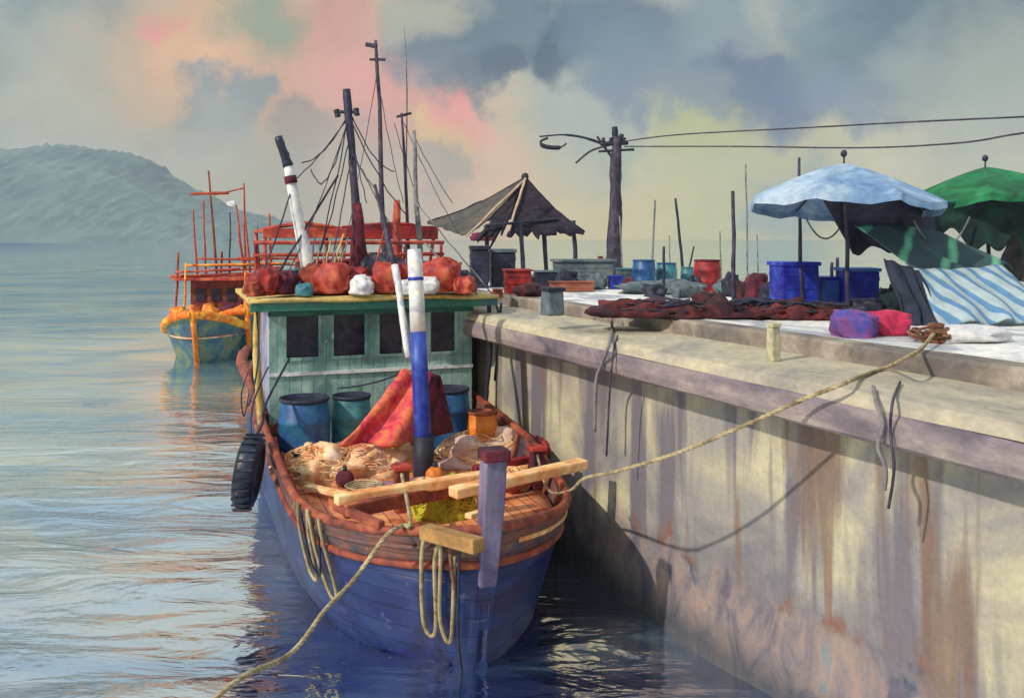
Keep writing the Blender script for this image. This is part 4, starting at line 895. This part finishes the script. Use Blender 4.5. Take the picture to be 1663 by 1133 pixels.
# goods on the quay, set down by where their base meets the deck
def deckbox(px0, px1, ytop, ybase, mat, lidm, name, label, cat, depth=.5, rz=.1, group=None):
    c = D((px0 + px1) / 2, ybase); Y = c.y; w = (px1 - px0) / FP * Y / 1.1; h = (ybase - ytop) / FP * Y
    return crate(c + Vector((0, depth / 2, 0)), (w, depth, h), rz, mat, lidm, name, label, cat, group)
def deckblob(px0, px1, ytop, ybase, mat, name, label, cat, depth=.35, seed=1, amp=.2, sq=.75):
    c = D((px0 + px1) / 2, ybase); Y = c.y; w = (px1 - px0) / FP * Y; h = (ybase - ytop) / FP * Y
    o = MB().blob(c + Vector((0, depth * .6, h * .42)), (w * .5, depth, h * .56), amp, 1.9, 30, .74, 0, seed, sq).build(name, mat); return tag(o, label, cat)
deckbox(762, 792, 400, 468, M_navy, M_navy, 'stall_cabinet', 'tall navy cabinet leftmost under the shelter', 'cabinet', .7)
deckbox(795, 836, 405, 466, M_navy, M_grey, 'stall_cabinet', 'navy cabinet with slate lid under the shelter, right of the tall navy one', 'cabinet', .7)
deckblob(765, 805, 396, 410, M_maroon, 'cloth_roll', 'maroon pink cloth roll lying on the navy cabinets', 'cloth', .25, 5)
bpy.data.objects['cloth_roll'].location.z = DECK + .80
deckbox(818, 862, 438, 478, M_red, M_red, 'fish_crate', 'bright red crate below the second post of the shelter', 'crate', .5)
deckblob(836, 892, 462, 482, M_hay, 'net_lump', 'low rust red net lump touching the bright red crate', 'net', .3, 6)
deckbox(868, 908, 440, 466, M_navy, M_grey, 'fish_crate', 'low navy crate under the right posts of the shelter', 'crate', .5)
deckbox(900, 998, 422, 466, M_grey, M_grey, 'work_bench', 'wide slate grey bench box left of the utility pole', 'bench', .8)
deckblob(918, 968, 432, 462, M_maroon, 'cloth_sack', 'dark maroon sack with pink patch in front of the slate bench', 'sack', .25, 8)
deckbox(893, 966, 458, 474, wash('terracotta', [(150, 84, 62), (186, 120, 92)], 2), M_orange, 'low_tray', 'flat terracotta tray lying in front of the slate bench', 'tray', .5)
deckbox(1004, 1030, 436, 468, M_grey, M_tealb, 'fish_crate', 'narrow grey crate with teal lid at the foot of the utility pole', 'crate', .4)
def deckbarrel(px0, px1, ytop, ybase, mat, label, lidm=None):
    c = D((px0 + px1) / 2, ybase); Y = c.y; barrel(c + Vector((0, .2, 0)), (px1 - px0) / FP * Y / 2, (ybase - ytop) / FP * Y, mat, label, 'drum', 'plastic drums on the quay', lidm=lidm)
deckbarrel(1029, 1067, 422, 470, M_barrel, 'bright blue drum nearest the utility pole', M_barrel)
deckbarrel(1068, 1102, 427, 468, M_tealb, 'grey blue drum second from the utility pole', M_barrel)
deckbarrel(1108, 1130, 434, 466, M_tealb, 'small pale teal drum between the blue drums and the red one', M_tealb)
deckbarrel(1130, 1174, 422, 474, M_red, 'red drum standing among the poles', M_maroon)
deckblob(1165, 1215, 455, 478, M_grey, 'tarp_bundle', 'low dark slate bundle between the red drum and the maroon sack', 'bundle', .3, 9)
deckblob(1214, 1250, 442, 490, M_maroon, 'cloth_sack', 'upright maroon sack left of the royal blue crate', 'sack', .22, 10)
deckblob(1010, 1140, 458, 478, M_grey, 'net_bank', 'long low slate net bank in front of the blue drums', 'net', .3, 12, .3)
# red net pile, long
c0 = D(1010, 516); c1 = D(1345, 520)
e = empty('net_pile', (c0 + c1) / 2, 0, 'long low pile of dark red netting stretched along the kerb', 'net')
mb = MB()
for i in range(7):
    c = c0.lerp(c1, i / 6); mb.blob(c + Vector((0, .2, .04)), (.42 + .1 * math.sin(i * 2), .34, .13 + .07 * math.sin(i * 1.3 + 1) ** 2), .3, 2, 24, .2, 0, i + 3)
mb.build('heap', M_hay, e)
mb = MB(); rnd = random.Random(4)
for i in range(34):
    q = rnd.random(); c = c0.lerp(c1, q); pts = [c + Vector((rnd.uniform(-.4, .4), rnd.uniform(-.12, .4), rnd.uniform(.10, .24))) for _ in range(4)]
    mb.tube(spline(pts, 3), .012, 5)
mb.build('loose_strands', M_navy, e)
plank(D(1052, 502) + Vector((0, 0, .2)), D(1118, 506) + Vector((0, 0, .14)), .05, .04, M_navy, 'thin black stick lying on the dark red net pile', 'stick', 'stick')
EXTRA = [(842, 870, 448, 470, M_navy, 'net_lump', 'small navy net lump right of the bright red crate', 'net'), (905, 940, 440, 470, M_navy, 'gear_bag', 'navy gear bag before the left end of the slate bench', 'bag'),
 (955, 985, 446, 470, M_grey, 'gear_bag', 'slate gear bag before the right end of the slate bench', 'bag'), (1012, 1034, 452, 474, M_maroon, 'cloth_sack', 'tiny maroon sack beside the bright blue drum', 'sack'),
 (1046, 1084, 462, 482, M_navy, 'net_lump', 'navy net lump at the feet of the two blue drums', 'net'), (1090, 1132, 458, 484, M_grey, 'tarp_bundle', 'slate tarp bundle at the foot of the dark leaning pole', 'bundle'),
 (1118, 1140, 448, 474, M_navy, 'gear_bag', 'navy gear bag touching the left side of the red drum', 'bag'), (1176, 1204, 446, 482, M_navy, 'gear_bag', 'navy gear bag between the red drum and the tallest dark pole', 'bag'),
 (1196, 1222, 458, 488, M_hay, 'net_lump', 'dark red net lump behind the tallest dark pole', 'net'), (1240, 1268, 462, 494, M_navy, 'net_lump', 'navy net lump against the left side of the largest blue crate', 'net'),
 (1130, 1180, 476, 494, M_hay, 'net_lump', 'flat dark red net lump in front of the red drum', 'net'), (1196, 1262, 484, 504, M_navy, 'net_lump', 'flat navy net lump in front of the upright maroon sack', 'net'),
 (1380, 1440, 486, 512, M_navy, 'gear_bag', 'wide navy gear bag in front of the lighter lidded blue crate', 'bag'), (1436, 1466, 470, 512, M_dkgrn, 'gear_bag', 'dark green gear bag left of the blue black curtain', 'bag')]
for k, (a_, b__, t0_, t1_, m_, nm, lab, ct) in enumerate(EXTRA): deckblob(a_, b__, t0_, t1_, m_, nm, lab, ct, .22, 50 + k, .28, .8)
deckbox(800, 816, 470, 484, M_rustc, M_orange, 'low_tray', 'small rust tray left of the bright red crate', 'tray', .3)
deckbox(990, 1012, 448, 470, M_blue, M_royal, 'fish_crate', 'small cobalt crate between the slate bench and the utility pole', 'crate', .3)
# poles stuck on the quay: each one its own
POLES = [(1058, 435, 1064, 325, .026, M_greyp, 'grey pole leaning right, rising behind the bright blue drum'),
         (1112, 462, 1097, 322, .034, M_navy, 'dark pole leaning left between the grey blue drum and the red drum'),
         (1078, 478, 1078, 400, .030, M_navy, 'short black upright stake in front of the two blue drums'),
         (1114, 450, 1127, 400, .024, M_navy, 'short black stake leaning right, left of the red drum'),
         (1171, 460, 1169, 376, .020, M_greyp, 'thin grey upright pole at the right side of the red drum'),
         (1192, 500, 1190, 310, .034, M_mast, 'tallest dark upright pole, right of the red drum'),
         (1214, 460, 1211, 266, .022, M_greyp, 'tall pale grey pole just right of the tallest dark pole'),
         (1232, 450, 1229, 380, .018, M_greyp, 'short faint grey pole behind the maroon sack'),
         (1012, 455, 1006, 350, .018, M_greyp, 'thin faint grey pole touching the right side of the utility pole'),
         (1088, 440, 1087, 382, .016, M_greyp, 'thin faint grey pole behind the grey blue drum'),
         (976, 458, 975, 416, .075, M_maroon, 'stubby thick purple post at the right end of the slate bench'),
         (988, 458, 985, 418, .028, M_navy, 'short navy stake just right of the stubby purple post'),
         (1012, 462, 1008, 432, .024, M_navy, 'short navy stake between utility pole and bright blue drum'),
         (1104, 485, 1105, 470, .02, M_navy, 'tiny black peg below the dark leaning pole')]
for i, (xb, yb, xt, yt, r, m_, lab) in enumerate(POLES):
    b = D(xb, max(yb, 462)); tp = P(xt, yt, b.y); b0_ = Vector((b.x, b.y, DECK))
    tag(MB().pole(b0_, tp, r, r * .8).build('pole', m_, origin=b0_), lab, 'pole', 'poles standing on the quay')

# blue crates
deckbox(1264, 1330, 426, 500, M_royal, M_royal, 'fish_crate', 'largest royal blue crate with overhanging lid, under the left edge of the blue umbrella', 'crate', .5, .12)
deckbox(1332, 1364, 450, 498, wash('mid_blue', [(52, 82, 170), (84, 120, 196)], 2.5, .5), M_royal, 'fish_crate', 'small mid blue crate between the two bigger blue crates', 'crate', .4, .05)
deckbox(1372, 1432, 436, 500, M_royal, wash('mid_blue', []), 'fish_crate', 'blue crate with lighter lid beside the dark curtain', 'crate', .5, -.1)
deckbox(1326, 1440, 494, 508, M_navy, M_navy, 'pallet', 'flat navy pallet lying in front of the blue crates', 'pallet', .3, 0)
for x, lab in ((1351, 'thin violet stake left of the gap between the blue crates'), (1360, 'thicker violet stake in the gap between the blue crates')):
    b = D(x, 497); tag(MB().pole(Vector((b.x, b.y, DECK)), P(x, 418 + (x % 2) * 8, b.y), .03, .025).build('pole', M_lilac, origin=b), lab, 'pole', 'poles standing on the quay')
# pink / blue bundle
MBp = wash('pink_blue_cloth', [(34, 62, 170), (120, 70, 150), (214, 44, 92), (206, 50, 84)], 1.9, .85, .3, contrast=.12)
deckblob(1362, 1422, 506, 548, wash('violet_blue_cloth', [(40, 72, 168), (112, 74, 140), (150, 60, 120)], 2.5, .85), 'cloth_bale', 'blue violet cloth bale on the kerb, left half of the pair', 'bale', .2, 31, .16, .42)
deckblob(1416, 1478, 506, 545, wash('crimson_cloth', [(150, 30, 60), (206, 50, 92), (150, 64, 80)], 2.5, .85), 'cloth_bale', 'bright crimson cloth bale on the kerb beside the blue violet one', 'bale', .2, 34, .16, .42)

# umbrellas
def umbrella(top, Rr, drop, mat, undm, label, tilt, name='parasol', base=None, phase=.2):
    e = empty(name, base, 0, label, 'umbrella')
    nseg, nr = 48, 10; T = Vector(top)
    R3 = Matrix.Rotation(tilt[1], 3, 'Y') @ Matrix.Rotation(tilt[0], 3, 'X')
    def pt(r, a, z):
        k = (a * 8 / (2 * PI)) % 1.0
        sc = math.cos(PI / 8) / math.cos((k - .5) * PI / 4); sg = -.07 * math.sin(k * PI) * r
        return T + R3 @ Vector((Rr * r * sc * math.cos(a + phase), Rr * r * sc * math.sin(a + phase), z + sg * Rr * .6))
    mb = MB(); vs = []; fs = []
    for j in range(nr + 2):
        for i in range(nseg):
            a = 2 * PI * i / nseg
            if j <= nr: r = .02 + .98 * j / nr; z = -drop * (r ** 1.25)
            else: r = 1.0; z = -drop - .09 - .012 * math.sin(i * 1.9)
            vs.append(pt(r, a, z))
    for j in range(nr + 1):
        for i in range(nseg): i2 = (i + 1) % nseg; fs.append((j * nseg + i, (j + 1) * nseg + i, (j + 1) * nseg + i2, j * nseg + i2))
    mb.add(vs, fs, False).build('canopy', mat, e, thick=.012)
    for k in range(8):
        a = 2 * PI * k / 8
        MB().tube([pt(.03, a, -.03), pt(.5, a, -drop * .42 - .03), pt(.97, a, -drop * .96 - .03)], .012, 5).build('rib', M_navy, e)
    po = MB().pole(base, T + Vector((0, 0, -.03)), .032, .026).build('pole', M_mast, e)
    MB().tube([T + Vector((0, 0, -.02)), T + Vector((0, 0, .12))], .012, 6).build('spike', M_navy, e)
    MB().blob(T + Vector((0, 0, .14)), (.045, .045, .05), .1, flat=1, seg=12).build('finial', M_navy, e)
    return e
uB = D(1378, 512); umbrella(P(1386, 266, uB.y) + Vector((-.13, 0, 0)), 1.30, .54, M_umb, M_grey, 'pale blue parasol over the blue crates', (R(-4), R(3)), base=uB)
uG = D(1610, 500); umbrella(P(1600, 272, uG.y), 1.42, .52, M_grn, M_dkgrn, 'deep green parasol at the right edge', (R(-4), R(-2)), base=uG, phase=.35)
b = D(1302, 500); tag(MB().pole(b, P(1298, 256, b.y), .035, .02).build('pole', M_mast, origin=b), 'tall dark pole piercing up past the left side of the blue parasol', 'pole', 'poles standing on the quay')

def cloth(tl, tr, bl, br, mat, name, label, cat, nu=30, nv=20, amp=.05, rip=9, sag=.0, thick=.02, edge=.0, sd=0):
    def fn(u, w):
        p = tl.lerp(tr, u).lerp(bl.lerp(br, u), w)
        nrm = (tr - tl).cross(bl - tl).normalized()
        p = p + nrm * amp * (.3 + w) * math.sin(u * rip + 1.5 * noise.noise((u * 2, w * 2, sd)) * 2)
        p.z -= sag * math.sin(u * PI) * (1 - w)
        p.z += edge * noise.noise((u * 6, sd, 1)) * w
        return p
    return tag(MB().sheet(fn, nu, nv).build(name, mat, thick=thick), label, cat)
# dark shade cloths under the parasols
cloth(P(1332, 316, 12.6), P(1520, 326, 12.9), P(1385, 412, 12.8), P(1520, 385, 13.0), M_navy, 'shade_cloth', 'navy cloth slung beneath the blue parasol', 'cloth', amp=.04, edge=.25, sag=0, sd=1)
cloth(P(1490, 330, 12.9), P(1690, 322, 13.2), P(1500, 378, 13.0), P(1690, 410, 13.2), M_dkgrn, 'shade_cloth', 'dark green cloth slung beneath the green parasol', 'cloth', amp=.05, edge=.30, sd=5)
def striped(name, c1, c2, scale, direction=(1, 0, 0), dist=1.0, thr=.5):
    m, t, b = new_mat(name)
    tcn = N(t, 'ShaderNodeTexCoord'); mp = N(t, 'ShaderNodeMapping'); t.links.new(tcn.outputs['Object'], mp.inputs[0]); mp.inputs['Rotation'].default_value = direction
    w = N(t, 'ShaderNodeTexWave', {'Scale': scale, 'Distortion': dist, 'Detail': 2, 'Detail Scale': 1.5}); w.bands_direction = 'X'; t.links.new(mp.outputs[0], w.inputs[0])
    r = ramp(t, w.outputs[0], [(thr - .08, c1), (thr + .08, c2)])
    f = N(t, 'ShaderNodeTexNoise', {'Scale': 6, 'Detail': 6}); t.links.new(tcn.outputs['Object'], f.inputs[0]); rf = ramp(t, f.outputs[0], [(.3, (.8, .8, .8, 1)), (.7, (1.15, 1.15, 1.15, 1))])
    t.links.new(mixc(t, 1.0, r.outputs[0], rf.outputs[0], 'MULTIPLY'), b.inputs['Base Color']); b.inputs['Roughness'].default_value = .8; return m
M_stripe = striped('blue_white_stripes', (170, 188, 194), (92, 136, 178), 1.25, (0, 0, R(-28)), 2.2, .66)
M_mint = striped('mint_striped_tarp', (58, 82, 88), (112, 188, 152), .62, (0, 0, R(30)), 1.5, .93)
cloth(P(1388, 366, 12.4), P(1500, 362, 13.2), P(1500, 446, 11.9), P(1650, 432, 12.6), M_mint, 'slanting_tarp', 'slate green tarp with mint streaks sloping down from the blue parasol', 'tarp', amp=.05, rip=14, edge=.05, sd=8)
cloth(P(1436, 420, 11.6), P(1492, 440, 11.7), P(1478, 530, 11.2), P(1532, 536, 10.9), wash('blue_black_cloth', [(16, 22, 38), (34, 46, 66), (60, 34, 56)], 3, .85), 'side_curtain', 'blue black curtain falling from the slate tarp to the kerb', 'curtain', amp=.06, rip=16, edge=.1, sd=3)
cloth(P(1484, 436, 11.8), P(1628, 430, 12.4), P(1530, 528, 10.8), P(1720, 516, 11.2), M_stripe, 'striped_awning', 'blue and white striped tarp sloping over the stall goods at the right edge', 'tarp', amp=.035, rip=20, sag=.03, sd=2)
cloth(P(1636, 372, 13.5), P(1690, 370, 13.7), P(1626, 446, 13.4), P(1690, 470, 13.6), M_tarpg, 'hanging_cloth', 'light grey cloth hanging behind the striped tarp at the right edge', 'cloth', amp=.05, rip=9, sd=6)
for (a, b_, s, lab) in ((P(1308, 352, 13.2), P(1372, 355, 13.2), .30, 'slack rope swag under the left half of the blue parasol'),
                        (P(1484, 358, 12.7), P(1575, 352, 12.9), .42, 'slack rope swag between the blue and green parasols')):
    rope('rope_swag', sagline(a, b_, s, 14), .013, M_greyp, lab)
# goods under the striped stall
deckblob(1450, 1490, 452, 500, M_maroon, 'cloth_sack', 'maroon sack leaning on the blue black curtain', 'sack', .2, 21)
o = deckbox(1556, 1690, 470, 512, M_grey, M_grey, 'stall_table', 'grey stall table hidden under the striped tarp', 'table', .6, .1)
deckblob(1500, 1650, 530, 556, wash('white_canvas', [(196, 196, 206), (226, 224, 222)], 1.5, .8), 'white_sheet', 'white canvas sheet lying flat on the quay before the striped tarp', 'cloth', .35, 25, .15)

# ================================================================ air
hz = MB().box((0, 0, 70), (3320, 3320, 146)).build('haze', None or bpy.data.materials.new('haze_air'), origin=(0, 0, 0))
hm = hz.data.materials[0]; hm.use_nodes = True; t = hm.node_tree; t.nodes.clear()
oo = N(t, 'ShaderNodeOutputMaterial'); pv = N(t, 'ShaderNodeVolumePrincipled'); pv.inputs['Color'].default_value = (.82, .9, .95, 1); pv.inputs['Density'].default_value = .0004
t.links.new(pv.outputs[0], oo.inputs['Volume']); tag(hz, kind='stuff')
